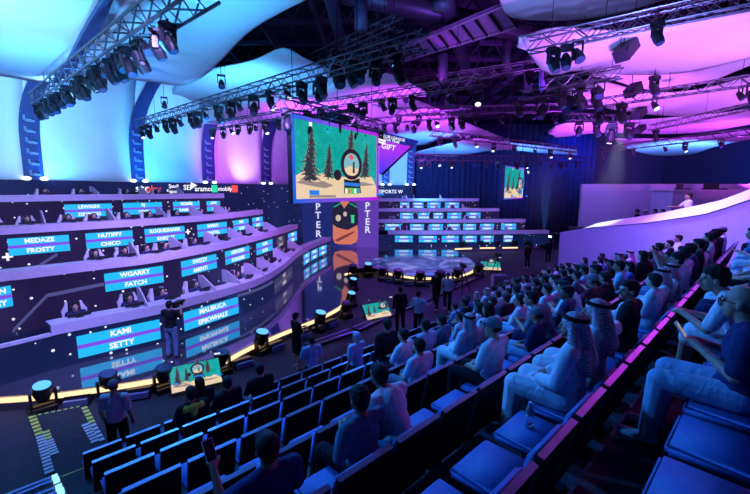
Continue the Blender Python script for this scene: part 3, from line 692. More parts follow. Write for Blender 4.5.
# dark roof: beams, trusses, ducts
rf = empty('roof_structure', (0, 0, 0), 0, 'dark roof steelwork of crossing beams above the sails', 'roof structure')
rnd = random.Random(11)
for i in range(9):
    bm = bmesh.new(); Y = 13+i*4.2
    box(bm, -28, 40, Y, Y+.3, 17.2, 17.5); box(bm, -28, 40, Y+.05, Y+.25, 18.8, 19.1)
    for j in range(34):
        x = -28+j*2; tube(bm, (x, Y+.15, 17.4), (x+1, Y+.15, 18.9), .07, 4); tube(bm, (x+1, Y+.15, 18.9), (x+2, Y+.15, 17.4), .07, 4)
    build('roof_truss', bm, roofb, rf)
for i in range(14):
    bm = bmesh.new(); X = -20+i*4; box(bm, X, X+.2, 8, 58, 16.6, 17.0); build('roof_beam', bm, roofb, rf)
for i, (a, b, r) in enumerate((((-4, 20, 15.2), (26, 34, 15.2), .55), ((2, 16, 14.6), (9, 38, 14.6), .4), ((12, 18, 15.5), (12, 50, 15.5), .5), ((-2, 12, 14), (-2, 40, 14), .3))):
    bm = bmesh.new(); tube(bm, a, b, r, 14); tag(build('air_duct', bm, mat('duct_metal', (.09, .08, .13), .4, .5), None, True), ['long round air duct slanting across the dark roof', 'air duct crossing above the centre of the hall', 'straight air duct high at the right of the roof', 'thin air duct high left of the roof centre'][i], 'air duct')
for i, (px, y0, y1, Y) in enumerate(((443, 55, 82, 24), (507, 40, 72, 26), (528, 62, 92, 28), (361, 0, 30, 18), (441, 0, 10, 14), (543, 40, 90, 30))):
    a = PY(px, y0, Y); b = PY(px, y1, Y); bm = bmesh.new(); tube(bm, a, b, .28, 12); tag(build('hanging_duct', bm, mat('duct_violet', (.14, .11, .2), .45, .2), None, True), ['short vertical pipe hanging near the roof centre', 'vertical pipe hanging right of the slatted catwalk', 'stout vertical pipe hanging left of the pink sail', 'vertical pipe at the top edge above the lamp truss', 'vertical pipe crossing the slatted catwalk at the top', 'last thin vertical pipe near the pink sail edge'][i], 'pipe')
# slatted catwalk ceiling panel
cw = empty('catwalk', (0, 0, 0), 0, 'slatted violet catwalk panel crossing the roof near the top centre', 'catwalk')
q = [UP(388, 52, 8.2), UP(503, 4, 8.2), UP(517, 25, 8.2), UP(395, 62, 8.2)]
bm = bmesh.new(); a = [bm.verts.new(p) for p in q]; b = [bm.verts.new(p+Vector((0, 0, .08))) for p in q]; bm.faces.new(a); bm.faces.new(b[::-1])
for i in range(4): bm.faces.new((a[i], b[i], b[(i+1) % 4], a[(i+1) % 4]))
build('panel_sheet', bm, mat('catwalk_sheet', (.33, .27, .42), .6), cw)
for i in range(11):
    t = i/10; A = q[0].lerp(q[1], t); B = q[3].lerp(q[2], t); bm = bmesh.new(); tube(bm, A-Vector((0, 0, .08)), B-Vector((0, 0, .08)), .09, 4); build('slat', bm, blackm, cw)
for a, b in ((q[0], q[1]), (q[3], q[2])):
    bm = bmesh.new(); tube(bm, a-Vector((0, 0, .1)), b-Vector((0, 0, .1)), .07, 6); build('rail', bm, mat('rail_metal', (.45, .4, .5), .4, .4), cw)

# ---------------------------------------------------------------- trusses and lamps
def truss(p0, p1, wd, label, hang=True, step=None):
    p0 = Vector(p0); p1 = Vector(p1); d = p1-p0; Ln = d.length; t = empty('lighting_truss', p0, 0, label, 'truss')
    q = d.to_track_quat('X', 'Z').to_matrix(); r = wd*.07; h = wd/2
    cs = [(s, u) for s in (-h, h) for u in (-h, h)]
    for s, u in cs:
        bm = bmesh.new(); tube(bm, q@Vector((0, s, u)), q@Vector((Ln, s, u)), r, 6); build('chord', bm, trussm, t)
    bm = bmesh.new(); n = max(3, int(Ln/(step or wd))); st = Ln/n
    for i in range(n):
        a, b = i*st, (i+1)*st
        if i % 2: a, b = b, a
        for A, B in (((a, -h, -h), (b, -h, h)), ((a, h, -h), (b, h, h)), ((a, -h, h), (b, h, h)), ((a, -h, -h), (b, h, -h))): tube(bm, q@Vector(A), q@Vector(B), r*.6, 4)
    build('bracing', bm, trussm, t)
    if hang:
        for f in (.12, .5, .88):
            c = d*f; bm = bmesh.new(); tube(bm, c+Vector((0, 0, h)), Vector((c.x, c.y, 16.5-p0.z)), .012, 4); build('hanging_cable', bm, blackm, t)
    return p0, d, wd
def mk_lamp(kind):
    r = empty('moving_head_lamp' if kind == 0 else 'par_lamp'); r['category'] = 'stage lamp'
    if kind == 0:
        bm = bmesh.new(); box(bm, -.17, .17, -.12, .12, -.14, 0); tube(bm, (0, 0, 0), (0, 0, .1), .03); build('lamp_base', bm, blackm, r)
        bm = bmesh.new(); box(bm, -.2, -.15, -.06, .06, -.46, -.12); box(bm, .15, .2, -.06, .06, -.46, -.12); box(bm, -.2, .2, -.06, .06, -.18, -.12); build('yoke', bm, blackm, r)
        bm = bmesh.new(); mt = Matrix.Translation((0, 0, -.40))@Matrix.Rotation(math.radians(-28), 4, 'X')
        for z0, z1, a, b in ((.18, .02, .08, .14), (.02, -.14, .14, .15), (-.14, -.30, .15, .12)): tube(bm, mt@Vector((0, 0, z0)), mt@Vector((0, 0, z1)), a, 12, b)
        h = build('lamp_head', bm, blackm, r); bm = bmesh.new(); tube(bm, mt@Vector((0, 0, -.30)), mt@Vector((0, 0, -.315)), .105, 12, .10); build('lens', bm, lens, h)
    else:
        bm = bmesh.new(); polyprism(bm, [(-.15, -.28), (-.12, -.28), (-.12, -.02), (.12, -.02), (.12, -.28), (.15, -.28), (.15, .06), (-.15, .06)], -.02, .02); build('yoke', bm, blackm, r)
        bm = bmesh.new(); mt = Matrix.Translation((0, 0, -.27))@Matrix.Rotation(math.radians(-35), 4, 'X')
        tube(bm, mt@Vector((0, 0, .14)), mt@Vector((0, 0, -.02)), .07, 12, .11); tube(bm, mt@Vector((0, 0, -.02)), mt@Vector((0, 0, -.2)), .11, 12, .13)
        h = build('lamp_head', bm, blackm, r); bm = bmesh.new(); tube(bm, mt@Vector((0, 0, -.2)), mt@Vector((0, 0, -.21)), .11, 12); build('lens', bm, lens, h)
    return r
LAMP = [mk_lamp(0), mk_lamp(1)]; used = [False, False]
ORD = ('first', 'second', 'third', 'fourth', 'fifth', 'sixth', 'seventh', 'eighth', 'ninth', 'tenth', 'eleventh', 'twelfth', 'thirteenth', 'fourteenth', 'fifteenth', 'sixteenth', 'seventeenth', 'eighteenth', 'nineteenth', 'twentieth')
def ordn(i):
    if i < 20: return ORD[i]
    return ('twenty-' if i < 29 else 'thirty-')+ORD[(i+1) % 10-1] if (i+1) % 10 else ('thirtieth' if i == 29 else 'fortieth')
def lamp(kind, loc, rz, s, label, group, lit=None):
    if not used[kind]: o = LAMP[kind]; used[kind] = True
    else: o = copy_tree(LAMP[kind])
    o.location = loc; o.rotation_euler = (0, 0, rz); o.scale = (s, s, s); tag(o, label, None, group)
    for ch in o.children:
        if ch.name.startswith('lamp_head'):
            for g in ch.children: g.material_slots[0].link = 'OBJECT'; g.material_slots[0].material = lit or lens
    return o
LAMPNOW = []
def lamps_on(T, fr, where, size=1.0, rz=None, kinds=(0, 0, 1), litp=0.12, dx=0):
    p0, d, wd = T
    for i, f in enumerate(fr):
        k = kinds[i % len(kinds)]; c = p0+d*f+Vector((rnd.uniform(-.05, .05), 0, -wd/2-.01*size))
        lamp(k, c, (rz if rz is not None else 0)+rnd.uniform(-.9, .9), size*rnd.uniform(.9, 1.15), '%s %s, %s from the left' % ('black moving head lamp under' if k == 0 else 'small black barrel lamp under', where, ordn(i)), 'lamps under '+where, lens_on if rnd.random() < litp else None)
def fr(n, a=.04, b=.96): return [a+(b-a)*i/(n-1)+rnd.uniform(-.3, .3)*(b-a)/n for i in range(n)]
t = truss(UP(37, 100, 4.0), UP(205, -18, 3.6), .5, 'bright box truss rising from the left rib to the top left edge, thick with lamps')
lamps_on(t, fr(26, .02, .9), 'the big top left truss', .9, 1.6)
t = truss(UP(139, 124, 4.2), UP(425, 40, 4.2), .42, 'long box truss running from the second rib across the pointed blue sail')
lamps_on(t, fr(20, .03, .95), 'the long truss across the blue sail', 1.1, .6, litp=.2)
t = truss(UP(300, 66, 7.0), UP(400, 22, 7.0), .5, 'upper truss above the tip of the pointed blue sail'); lamps_on(t, fr(3), 'the upper truss above the blue tip', 1.0)
t = truss(UP(211, 126, 4.5), UP(292, 113, 4.5), .45, 'short truss in front of the magenta wall, left of the large screen'); lamps_on(t, fr(9), 'the truss by the magenta wall', 1.0, .5, litp=.25)
Ls = PY(284, 101, 14.6); Rs = PY(384, 127, 20); Ls.z = Rs.z = (Ls.z+Rs.z)/2
t = truss((-3.5, 14.4, S0.location.z+SH/2+.35), (.3, 20.2, S0.location.z+SH/2+.35), .45, 'dark truss carrying the large screen on its top edge'); lamps_on(t, fr(7), 'the truss above the large screen', 1.0)
t = truss(UP(300, 108, 4.8), UP(485, 80, 4.8), .42, 'truss crossing above the large screen towards the roof centre'); lamps_on(t, fr(11), 'the truss right of the large screen', 1.1, .4)
t = truss(UP(352, 124, 4.6), UP(470, 112, 4.6), .42, 'truss in front of the magenta sail over the far stage'); lamps_on(t, fr(11), 'the truss before the far magenta sail', 1.0, .4, litp=.1)
t = truss(UP(412, 157, 2.9), UP(585, 160, 2.9), .5, 'long far truss with white lamps under the thin cyan sail'); lamps_on(t, fr(16), 'the far truss below the cyan sail', .95, 0, litp=.5)
t = truss(UP(430, 133, 4.6), UP(578, 150, 3.6), .45, 'dark truss beside the thin cyan sail'); lamps_on(t, fr(8), 'the dark truss beside the cyan sail', 1.0, 0, litp=.3)
t = truss(UP(520, 96, 4.6), UP(602, 83, 4.6), .4, 'short pale truss near the left tip of the long pink sail'); lamps_on(t, fr(4), 'the truss by the pink tip', 1.3)
t = truss(UP(528, 46, 4.7), UP(775, -8, 4.9), .42, 'big box truss in front of the violet sail at the top right')
lamps_on(t, (.13, .2, .26), 'the big top right truss', 1.2, .3)
t = truss(UP(585, 33, 5.2), UP(790, -8, 5.2), .42, 'second box truss behind the big one at the top right')
t = truss(UP(545, 86, 4.4), UP(622, 72, 4.4), .4, 'short dark truss under the violet sail'); lamps_on(t, (.25, .5, .75), 'the short truss under the violet sail', 1.2, .3)
t = truss(UP(585, 105, 4.1), UP(780, 76, 4.1), .36, 'slim truss in front of the long pink sail'); lamps_on(t, (.1, .24, .9), 'the slim truss before the pink sail', 1.2, .3)
t = truss(UP(568, 117, 4.0), UP(640, 120, 4.0), .36, 'low truss holding lamps above the terrace'); lamps_on(t, (.15, .4, .62, .85), 'the low truss above the terrace', 1.3, .3, litp=0)
t = truss(UP(650, 128, 3.6), UP(780, 100, 3.9), .3, 'thin truss along the lowest magenta sail')
t = truss(UP(600, 150, 3.2), UP(780, 128, 3.6), .4, 'dark truss at the blue sail, far right'); lamps_on(t, fr(6), 'the truss by the far-right sail', .9, .3, litp=.3)
t = truss(UP(380, 88, 6.4), UP(560, 62, 7.5), .5, 'dim roof truss behind the slatted catwalk'); lamps_on(t, fr(8), 'the dim roof truss', 1.2)
t = truss(UP(395, 112, 5.6), UP(560, 108, 5.6), .5, 'dim truss between the magenta sails and the roof'); lamps_on(t, fr(7), 'the dim truss between the magenta sails', 1.0)
# three big dark wash lamps over the blue tip and hanging single lamps
def drop_lamp(px, py, H, s, label, kind=0, lit=None, rz=.4):
    c = UP(px, py, H); lamp(kind, c, rz, s, label, 'single hanging lamps', lit)
    bm = bmesh.new(); tube(bm, (c.x, c.y, c.z+.08*s), (c.x, c.y, 16.2), .012, 4); tag(build('drop_cable', bm, blackm), 'thin cable holding the '+label.replace(',', ''), 'cable')
drop_lamp(338, 56, 5.0, 1.7, 'large dark wash lamp over the blue sail tip, on the left')
drop_lamp(357, 50, 5.0, 1.7, 'large dark wash lamp over the blue sail tip, on the right')
drop_lamp(394, 38, 5.0, 1.4, 'moving head lamp left of the slatted catwalk', 0, lens_cyan)
drop_lamp(318, 82, 4.6, 1.2, 'dark lamp hanging before the magenta sail, left of the black speaker')
drop_lamp(658, 22, 4.6, .9, 'round lamp hanging before the violet sail at the top right')
drop_lamp(655, 76, 4.6, 1.1, 'small lamp hanging under the violet sail, middle right')
drop_lamp(741, 88, 4.0, 1.0, 'small lamp hanging at the far right edge by the pink sail', 1)
drop_lamp(655, 98, 4.4, 1.2, 'lamp with white lens hanging before the long pink sail', 1, lens_on)
drop_lamp(612, 124, 3.5, 1.4, 'bright white spot lamp shining down over the terrace', 0, emat('white_hot_lens', (1, 1, 1), 14), 2.8)
drop_lamp(656, 130, 3.6, 1.0, 'small lamp hanging before the lowest magenta sail')
drop_lamp(164, 98, 4.4, 1.0, 'small lamp hanging over the truss by the third panel', 1)
drop_lamp(221, 76, 4.4, 1.0, 'small lamp hanging over the truss at the blue sail', 1)
def speaker(px, py, H, s, tilt, label):
    c = UP(px, py, H); o = empty('hanging_speaker', c, 0, label, 'loudspeaker'); o.rotation_euler = (0, tilt, .5)
    bm = bmesh.new(); box(bm, -.33*s, .33*s, -.2*s, .2*s, -.17*s, .17*s); bmesh.ops.bevel(bm, geom=bm.edges[:], offset=.02, segments=1, affect='EDGES'); build('speaker_box', bm, mat('speaker_paint', (.012, .016, .03), .6), o)
    bm = bmesh.new(); box(bm, -.3*s, .3*s, -.215*s, -.203*s, -.14*s, .14*s); build('grille', bm, blackm, o)
    bm = bmesh.new(); tube(bm, (0, 0, .17*s), (math.sin(-tilt)*.5*s, 0, .6*s), .02); tube(bm, (-.2*s, 0, .17*s), (.0, 0, .4*s), .012); build('bracket', bm, blackm, o)
speaker(377, 64, 4.9, 1.3, 1.1, 'black slanted loudspeaker hanging left of the slatted catwalk')
speaker(626, 50, 4.9, 1.25, -.75, 'black tilted loudspeaker hanging before the biggest violet sail')
speaker(633, 90, 4.6, 1.2, -.6, 'black tilted loudspeaker hanging under the violet sail edge')
speaker(639, 113, 4.3, 1.2, -.5, 'violet lit loudspeaker hanging at the long pink sail')
speaker(640, 129, 4.0, 1.1, -.5, 'lower tilted loudspeaker above the terrace')
speaker(452, 102, 5.0, 1.2, -.2, 'dark box loudspeaker hanging near the far magenta sails')
# ---------------------------------------------------------------- figures
SKINS = [mat('skin_tan', (.42, .24, .16), .55, var=.06), mat('skin_brown', (.27, .15, .10), .55, var=.06), mat('skin_light', (.55, .36, .27), .55, var=.06)]
HAIR = mat('dark_hair', (.007, .006, .006), .85, var=.3, scale=40)
CLOTH = {'white': mat('white_cloth', (.62, .66, .70), .85, var=.06, scale=9), 'pale blue': mat('pale_blue_cloth', (.30, .46, .62), .85, var=.08), 'black': mat('black_cloth', (.012, .012, .018), .9, var=.2),
    'navy': mat('navy_cloth', (.02, .03, .10), .9, var=.15), 'grey': mat('grey_cloth', (.16, .18, .21), .9, var=.12), 'teal': mat('teal_cloth', (.06, .16, .22), .9, var=.12), 'blue': mat('blue_cloth', (.06, .12, .38), .9, var=.12),
    'maroon': mat('maroon_cloth', (.12, .02, .04), .9, var=.12), 'cream': mat('cream_cloth', (.5, .45, .38), .9, var=.08), 'denim': mat('denim_cloth', (.16, .26, .42), .9, var=.15, scale=12), 'light denim': mat('light_denim', (.30, .42, .58), .9, var=.12, scale=10)}
def folds(m, st=.35, sc_=9):
    nt = m.node_tree; b = nt.nodes['Principled BSDF']; tc = nt.nodes.new('ShaderNodeTexCoord'); n = nt.nodes.new('ShaderNodeTexNoise'); n.inputs['Scale'].default_value = sc_; n.inputs['Detail'].default_value = 2; n.inputs['Distortion'].default_value = 1.4
    mp = nt.nodes.new('ShaderNodeMapping'); mp.inputs['Scale'].default_value = (1, 1, .45); bp = nt.nodes.new('ShaderNodeBump'); bp.inputs['Strength'].default_value = st; bp.inputs['Distance'].default_value = .06
    nt.links.new(tc.outputs['Object'], mp.inputs[0]); nt.links.new(mp.outputs[0], n.inputs['Vector']); nt.links.new(n.outputs['Fac'], bp.inputs['Height']); nt.links.new(bp.outputs[0], b.inputs['Normal']); b.inputs['Specular IOR Level'].default_value = .15
for c_ in CLOTH.values(): folds(c_, .35, 7)
SHOE = mat('white_shoe', (.6, .6, .62), .6); SHOEB = mat('black_shoe', (.02, .02, .02), .5); eyem = mat('eye_dark', (.01, .01, .012), .2, var=0)
gh = bpy.data.materials.new('ghutra_cloth'); gh.use_nodes = True; nt = gh.node_tree; b = nt.nodes['Principled BSDF']; b.inputs['Roughness'].default_value = .9
tc = nt.nodes.new('ShaderNodeTexCoord'); ck = nt.nodes.new('ShaderNodeTexChecker'); ck.inputs['Scale'].default_value = 70; ck.inputs['Color1'].default_value = (.62, .60, .64, 1); ck.inputs['Color2'].default_value = (.42, .16, .22, 1)
nt.links.new(tc.outputs['Object'], ck.inputs['Vector']); nt.links.new(ck.outputs['Color'], b.inputs['Base Color']); folds(gh, .4, 10)

def capsule(bm, p0, p1, r0, r1, fl=None, seg=10):
    p0 = Vector(p0); p1 = Vector(p1); d = p1-p0; Ln = max(d.length, 1e-4); q = d.to_track_quat('Z', 'Y').to_matrix() if d.length > 1e-4 else Matrix.Identity(3)
    prof = [(-r0*math.cos(a), r0*math.sin(a)) for a in (PI/2*i/4 for i in range(1, 5))]+[(Ln+r1*math.sin(a), r1*math.cos(a)) for a in (PI/2*i/4 for i in range(0, 4))]
    rings = []
    def W(v):
        v = q@v
        if fl: v = Vector((v.x*fl[0], v.y*fl[1], v.z))
        return p0+v
    for z, r in prof: rings.append([bm.verts.new(W(Vector((r*math.cos(2*PI*i/seg), r*math.sin(2*PI*i/seg), z)))) for i in range(seg)])
    a = bm.verts.new(W(Vector((0, 0, -r0)))); z = bm.verts.new(W(Vector((0, 0, Ln+r1))))
    for R0, R1 in zip(rings, rings[1:]):
        for i in range(seg): bm.faces.new((R0[i], R0[(i+1) % seg], R1[(i+1) % seg], R1[i]))
    for i in range(seg): bm.faces.new((a, rings[0][(i+1) % seg], rings[0][i])); bm.faces.new((z, rings[-1][i], rings[-1][(i+1) % seg]))
def melt(name, prims, vox, sm=4):
    """one continuous smooth surface from overlapping limbs"""
    bm = bmesh.new()
    for p in prims:
        if p[0] == 'c': capsule(bm, *p[1:])
        else: ellip(bm, p[1], p[2], 14, 10, 0, p[3] if len(p) > 3 else None)
    me = bpy.data.meshes.new(name); bmesh.ops.recalc_face_normals(bm, faces=bm.faces); bm.to_mesh(me); bm.free()
    o = bpy.data.objects.new(name, me); C.objects.link(o)
    r = o.modifiers.new('r', 'REMESH'); r.mode = 'VOXEL'; r.voxel_size = vox
    s = o.modifiers.new('s', 'SMOOTH'); s.iterations = sm; s.factor = .5
    bpy.context.view_layer.update()
    m2 = bpy.data.meshes.new_from_object(o.evaluated_get(bpy.context.evaluated_depsgraph_get()))
    bpy.data.objects.remove(o); bpy.data.meshes.remove(me); m2.name = name
    m2.polygons.foreach_set('use_smooth', [True]*len(m2.polygons)); return m2

def lerp(a, b, t): return tuple(a[i]+(b[i]-a[i])*t for i in range(3))
def skeleton(pose, turn=0.0, nod=0.0):
    if pose.startswith('stand') or pose == 'walk':
        J = dict(hip=(0, 0, .93), chest=(0, .01, 1.27), neck=(0, 0, 1.46), head=(0, .02, 1.62))
        for s, n in ((-1, 'L'), (1, 'R')):
            J['sh'+n] = (s*.19, 0, 1.41); J['el'+n] = (s*.25, -.02, 1.13); J['wr'+n] = (s*.25, .08, .90)
            J['hj'+n] = (s*.10, 0, .92); J['kn'+n] = (s*.12, .02, .50); J['an'+n] = (s*.13, -.02, .08)
        if pose == 'standphone': J['elR'] = (.26, .05, 1.15); J['wrR'] = (.14, .30, 1.25); J['elL'] = (-.26, .05, 1.15); J['wrL'] = (-.12, .30, 1.22)
        if pose == 'standcam': J['elR'] = (.30, .10, 1.22); J['wrR'] = (.18, .28, 1.45); J['elL'] = (-.28, .12, 1.25); J['wrL'] = (-.10, .30, 1.48)
        if pose == 'standpoint': J['elR'] = (.27, .18, 1.22); J['wrR'] = (.26, .44, 1.22)
        if pose == 'walk': J['knL'] = (-.11, .16, .52); J['anL'] = (-.11, .22, .10); J['knR'] = (.11, -.04, .50); J['anR'] = (.11, -.28, .12); J['wrL'] = (-.24, -.12, .9); J['wrR'] = (.24, .2, .93)
    else:
        ln = {'lean': .26, 'phone': .06, 'low': .34}.get(pose, .02)
        J = dict(hip=(0, .14, .56), chest=(0, .10+ln*.55, .86-ln*.10), neck=(0, .08+ln, 1.05-ln*.25), head=(0, .11+ln*1.25, 1.195-ln*.35))
        for s, n in ((-1, 'L'), (1, 'R')):
            J['sh'+n] = (s*.19, .07+ln*.9, 1.0-ln*.22); J['hj'+n] = (s*.10, .14, .55)
            J['kn'+n] = (s*.14, .56, .55); J['an'+n] = (s*.13, .60, .09)
            J['el'+n] = (s*.26, .14+ln*.6, .74); J['wr'+n] = (s*.10, .36+ln*.4, .66)
        if pose in ('lean', 'low'):
            for s, n in ((-1, 'L'), (1, 'R')): J['el'+n] = (s*.24, .42, .68); J['wr'+n] = (s*.06, .60, .74 if pose == 'lean' else .62)
        if pose == 'phone':
            for s, n in ((-1, 'L'), (1, 'R')): J['el'+n] = (s*.25, .16, .74); J['wr'+n] = (s*.07, .36, .83)
        if pose == 'sidephone': J['elL'] = (-.30, .26, .84); J['wrL'] = (-.27, .46, .98)
        if pose == 'raise':
            for s, n in ((-1, 'L'), (1, 'R')): J['el'+n] = (s*.24, .28, 1.0); J['wr'+n] = (s*.09, .42, 1.24)
        if pose == 'fold':
            for s, n in ((-1, 'L'), (1, 'R')): J['el'+n] = (s*.25, .18, .78); J['wr'+n] = (-s*.10, .30, .80)
        if pose == 'cross': J['knR'] = (.02, .58, .64); J['anR'] = (-.22, .66, .42)
        if pose == 'armout': J['elR'] = (.46, .06, .92); J['wrR'] = (.70, .12, .90)
    return J
def hand(w, e, s, fine, fwd=None):
    w = Vector(w); e = Vector(e); d = (w-e).normalized()
    if fwd is not None: d = Vector(fwd).normalized()
    side = Vector((-s, 0, 0)); side = (side-d*side.dot(d)).normalized(); nrm = d.cross(side)
    out = [('c', tuple(w), tuple(w+d*.06), .030, .032)]
    if fine:
        for i, (o, l) in enumerate(((.030, .068), (.011, .078), (-.009, .072), (-.028, .056))):
            a = w+d*.075+side*o; b_ = a+d*l*.55-nrm*.006*s; c = b_+d*l*.4-nrm*.022*s
            out += [('c', tuple(a), tuple(b_), .0105, .0095), ('c', tuple(b_), tuple(c), .0095, .008)]
        a = w+d*.025+side*.028; b_ = a+d*.035+side*.028; out += [('c', tuple(a), tuple(b_), .012, .0105), ('c', tuple(b_), tuple(b_+d*.03+side*.004), .0105, .009)]
    else:
        for o in (.022, 0, -.022): a = w+d*.07+side*o; out.append(('c', tuple(a), tuple(a+d*.06), .0125, .010))
        a = w+d*.02+side*.03; out.append(('c', tuple(a), tuple(a+d*.04+side*.02), .013, .011))
    return out
def head_prims(J, yaw, fine):
    h = Vector(J['head']); R = Matrix.Rotation(yaw, 3, 'Z')
    def q(x, y, z): return tuple(h+R@Vector((x, y, z)))
    P = [('e', q(0, -.01, .03), (.077, .095, .095), R), ('c', q(0, .02, .0), q(0, .045, -.07), .066, .042), ('c', q(0, .088, .02), q(0, .108, -.022), .011, .016),
         ('e', q(-.078, -.005, -.005), (.012, .022, .032), R), ('e', q(.078, -.005, -.005), (.012, .022, .032), R),
         ('c', q(-.022, .092, -.052), q(.022, .092, -.052), .010, .010), ('c', q(-.035, .078, .035), q(.035, .078, .035), .014, .014),
         ('c', J['neck'], q(0, -.015, -.05), .062, .056), ('c', lerp(J['neck'], J['shL'], .15), lerp(J['neck'], J['shL'], .75), .055, .05), ('c', lerp(J['neck'], J['shR'], .15), lerp(J['neck'], J['shR'], .75), .055, .05)]
    return P, q, R
def make_figure(name, pose, dress, hair='short', skin=0, top='white', bottom='denim', shoe=None, yaw=0, vox=.016, fine=False, sleeve=.9, extras=()):
    J = skeleton(pose); g = lambda k: J[k]; r = empty(name, (0, 0, 0)); r['category'] = 'person'
    HP, q, R = head_prims(J, yaw, fine)
    fl = (1.0, .62)
    torso = [('e', J['chest'], (.165, .105, .20)), ('e', lerp(J['chest'], J['hip'], .55), (.145, .105, .17)), ('e', J['hip'], (.165, .13, .12)), ('c', J['shL'], J['shR'], .062, .062), ('c', lerp(J['chest'], J['neck'], .5), J['neck'], .09, .055)]
    def arms(ra, rb, rc, t=1.0):
        o = []
        for n in 'LR':
            o.append(('c', g('sh'+n), lerp(g('sh'+n), g('el'+n), min(1, t*2)), ra, ra+(rb-ra)*min(1, t*2)))
            if t > .5: o.append(('c', g('el'+n), lerp(g('el'+n), g('wr'+n), (t-.5)*2), rb, rb+(rc-rb)*(t-.5)*2))
        return o
    def legs(ra, rb, rc, t=1.0):
        o = []
        for n in 'LR':
            o.append(('c', g('hj'+n), lerp(g('hj'+n), g('kn'+n), min(1, t*2)), ra, ra+(rb-ra)*min(1, t*2)))
            if t > .5: o.append(('c', g('kn'+n), lerp(g('kn'+n), g('an'+n), (t-.5)*2), rb, rb+(rc-rb)*(t-.5)*2))
        return o
    feet = []
    for n in 'LR':
        a = Vector(g('an'+n)); feet += [('c', tuple(a+Vector((0, -.02, -.045))), tuple(a+Vector((0, .15, -.05))), .038, .032)]
    body = HP+torso+arms(.050, .040, .028)+legs(.082, .058, .040)+feet
    for n, s in (('L', -1), ('R', 1)): body += hand(g('wr'+n), g('el'+n), s, fine)
    me = melt('body', body, vox if not fine else .0085, 3); me.materials.append(SKINS[skin]); bo = link('body', me, r)
    infl = .014
    def sub(nm, prims, m, v=None, sm=4, lab=None, par=None):
        me = melt(nm, prims, v or vox, sm); me.materials.append(m); o = link(nm, me, par or r)
        if lab: o['label'] = lab
        return o
    tz = [('e', J['chest'], (.185, .125, .215)), ('e', lerp(J['chest'], J['hip'], .55), (.168, .13, .19)), ('e', lerp(J['hip'], J['chest'], .1), (.182, .15, .12)), ('c', J['shL'], J['shR'], .078, .078), ('c', lerp(J['chest'], J['neck'], .4), lerp(J['chest'], J['neck'], .85), .115, .078), ('c', lerp(J['neck'], J['shL'], .3), lerp(J['neck'], J['shL'], .85), .062, .068), ('c', lerp(J['neck'], J['shR'], .3), lerp(J['neck'], J['shR'], .85), .062, .068)]
    if dress == 'thobe':
        lg = legs(.125, .105, .095, .97)+[('c', lerp(g('hjL'), g('knL'), .2), lerp(g('hjR'), g('knR'), .2), .11, .11), ('c', lerp(g('hjL'), g('knL'), .75), lerp(g('hjR'), g('knR'), .75), .085, .085), ('c', lerp(g('knL'), g('anL'), .3), lerp(g('knR'), g('anR'), .3), .07, .07), ('c', lerp(g('knL'), g('anL'), .8), lerp(g('knR'), g('anR'), .8), .075, .075)]
        sub('thobe', tz+arms(.078, .066, .058, .93)+lg, CLOTH[top])
        sub('collar', [('c', lerp(J['chest'], J['neck'], .8), lerp(J['chest'], J['neck'], 1.08), .075, .066)], CLOTH[top])
    else:
        sub('shirt', tz+arms(.078, .064, .048, sleeve), CLOTH[top])
        if dress == 'shorts': sub('shorts', [('e', J['hip'], (.185, .15, .13))]+legs(.108, .095, .07, .47), CLOTH[bottom])
        else: sub('trousers', [('e', J['hip'], (.18, .148, .13))]+legs(.102, .080, .064, .98), CLOTH[bottom])
    sh = []
    for n in 'LR': a = Vector(g('an'+n)); sh.append(('c', tuple(a+Vector((0, -.025, -.04))), tuple(a+Vector((0, .165, -.05))), .046, .040))
    sub('shoes', sh, shoe or SHOEB)
    H = lambda x, y, z: q(x, y, z)
    if hair in ('short', 'curly', 'long'):
        pr = [('e', H(0, -.028, .046), (.090, .100, .096), R), ('e', H(0, .03, .09), (.068, .058, .045), R), ('e', H(0, -.052, -.012), (.072, .062, .070), R)]
        if hair == 'curly':
            rr = random.Random(5); pr += [('e', H(.07*math.cos(a)*math.cos(b), -.02+.085*math.sin(a)*math.cos(b), .05+.085*math.sin(b)), (.026, .026, .026)) for a in [i*PI/5 for i in range(10)] for b in (.25, .75, 1.3)]
        if hair == 'long': pr += [('c', H(0, -.05, .0), H(0, -.085, -.2), .08, .06), ('c', H(-.06, -.03, 0), H(-.07, -.03, -.18), .04, .03), ('c', H(.06, -.03, 0), H(.07, -.03, -.18), .04, .03)]
        sub('hair', pr, HAIR, max(.009, vox*.75) if not fine else .009, 2)
    if hair == 'cap':
        c = sub('cap', [('e', H(0, -.015, .062), (.092, .106, .085), R), ('c', H(-.04, .09, .06), H(.04, .09, .06), .02, .02), ('c', H(-.03, .14, .055), H(.03, .14, .055), .016, .016)], CLOTH['grey'], max(.009, vox*.75))
        sub('hair', [('e', H(0, -.035, .015), (.083, .085, .06), R)], HAIR)
    if hair == 'ghutra':
        pr = [('e', H(0, -.02, .045), (.098, .112, .100), R)]
        for s in (-1, 1): pr += [('c', H(s*.07, -.02, .0), H(s*.115, -.05, -.22), .045, .06), ('c', H(s*.115, -.05, -.2), H(s*.10, -.10, -.36), .06, .045)]
        pr += [('c', H(0, -.07, .0), H(0, -.14, -.28), .075, .09), ('c', H(-.07, -.11, -.2), H(-.10, -.15, -.34), .06, .045), ('c', H(.07, -.11, -.2), H(.10, -.15, -.34), .06, .045), ('c', H(0, -.13, -.22), H(0, -.17, -.40), .07, .03)]
        sub('headscarf', pr, gh, .013 if not fine else .009, 3)
        bm = bmesh.new(); ph = Vector(H(0, -.02, .085))
        for dz in (0, .02):
            N = 20
            for i in range(N):
                a0, a1 = 2*PI*i/N, 2*PI*(i+1)/N; f = lambda a: ph+R@Vector((.097*math.cos(a), .108*math.sin(a), dz+.012*math.sin(a)))
                tube(bm, f(a0), f(a1), .011, 5)
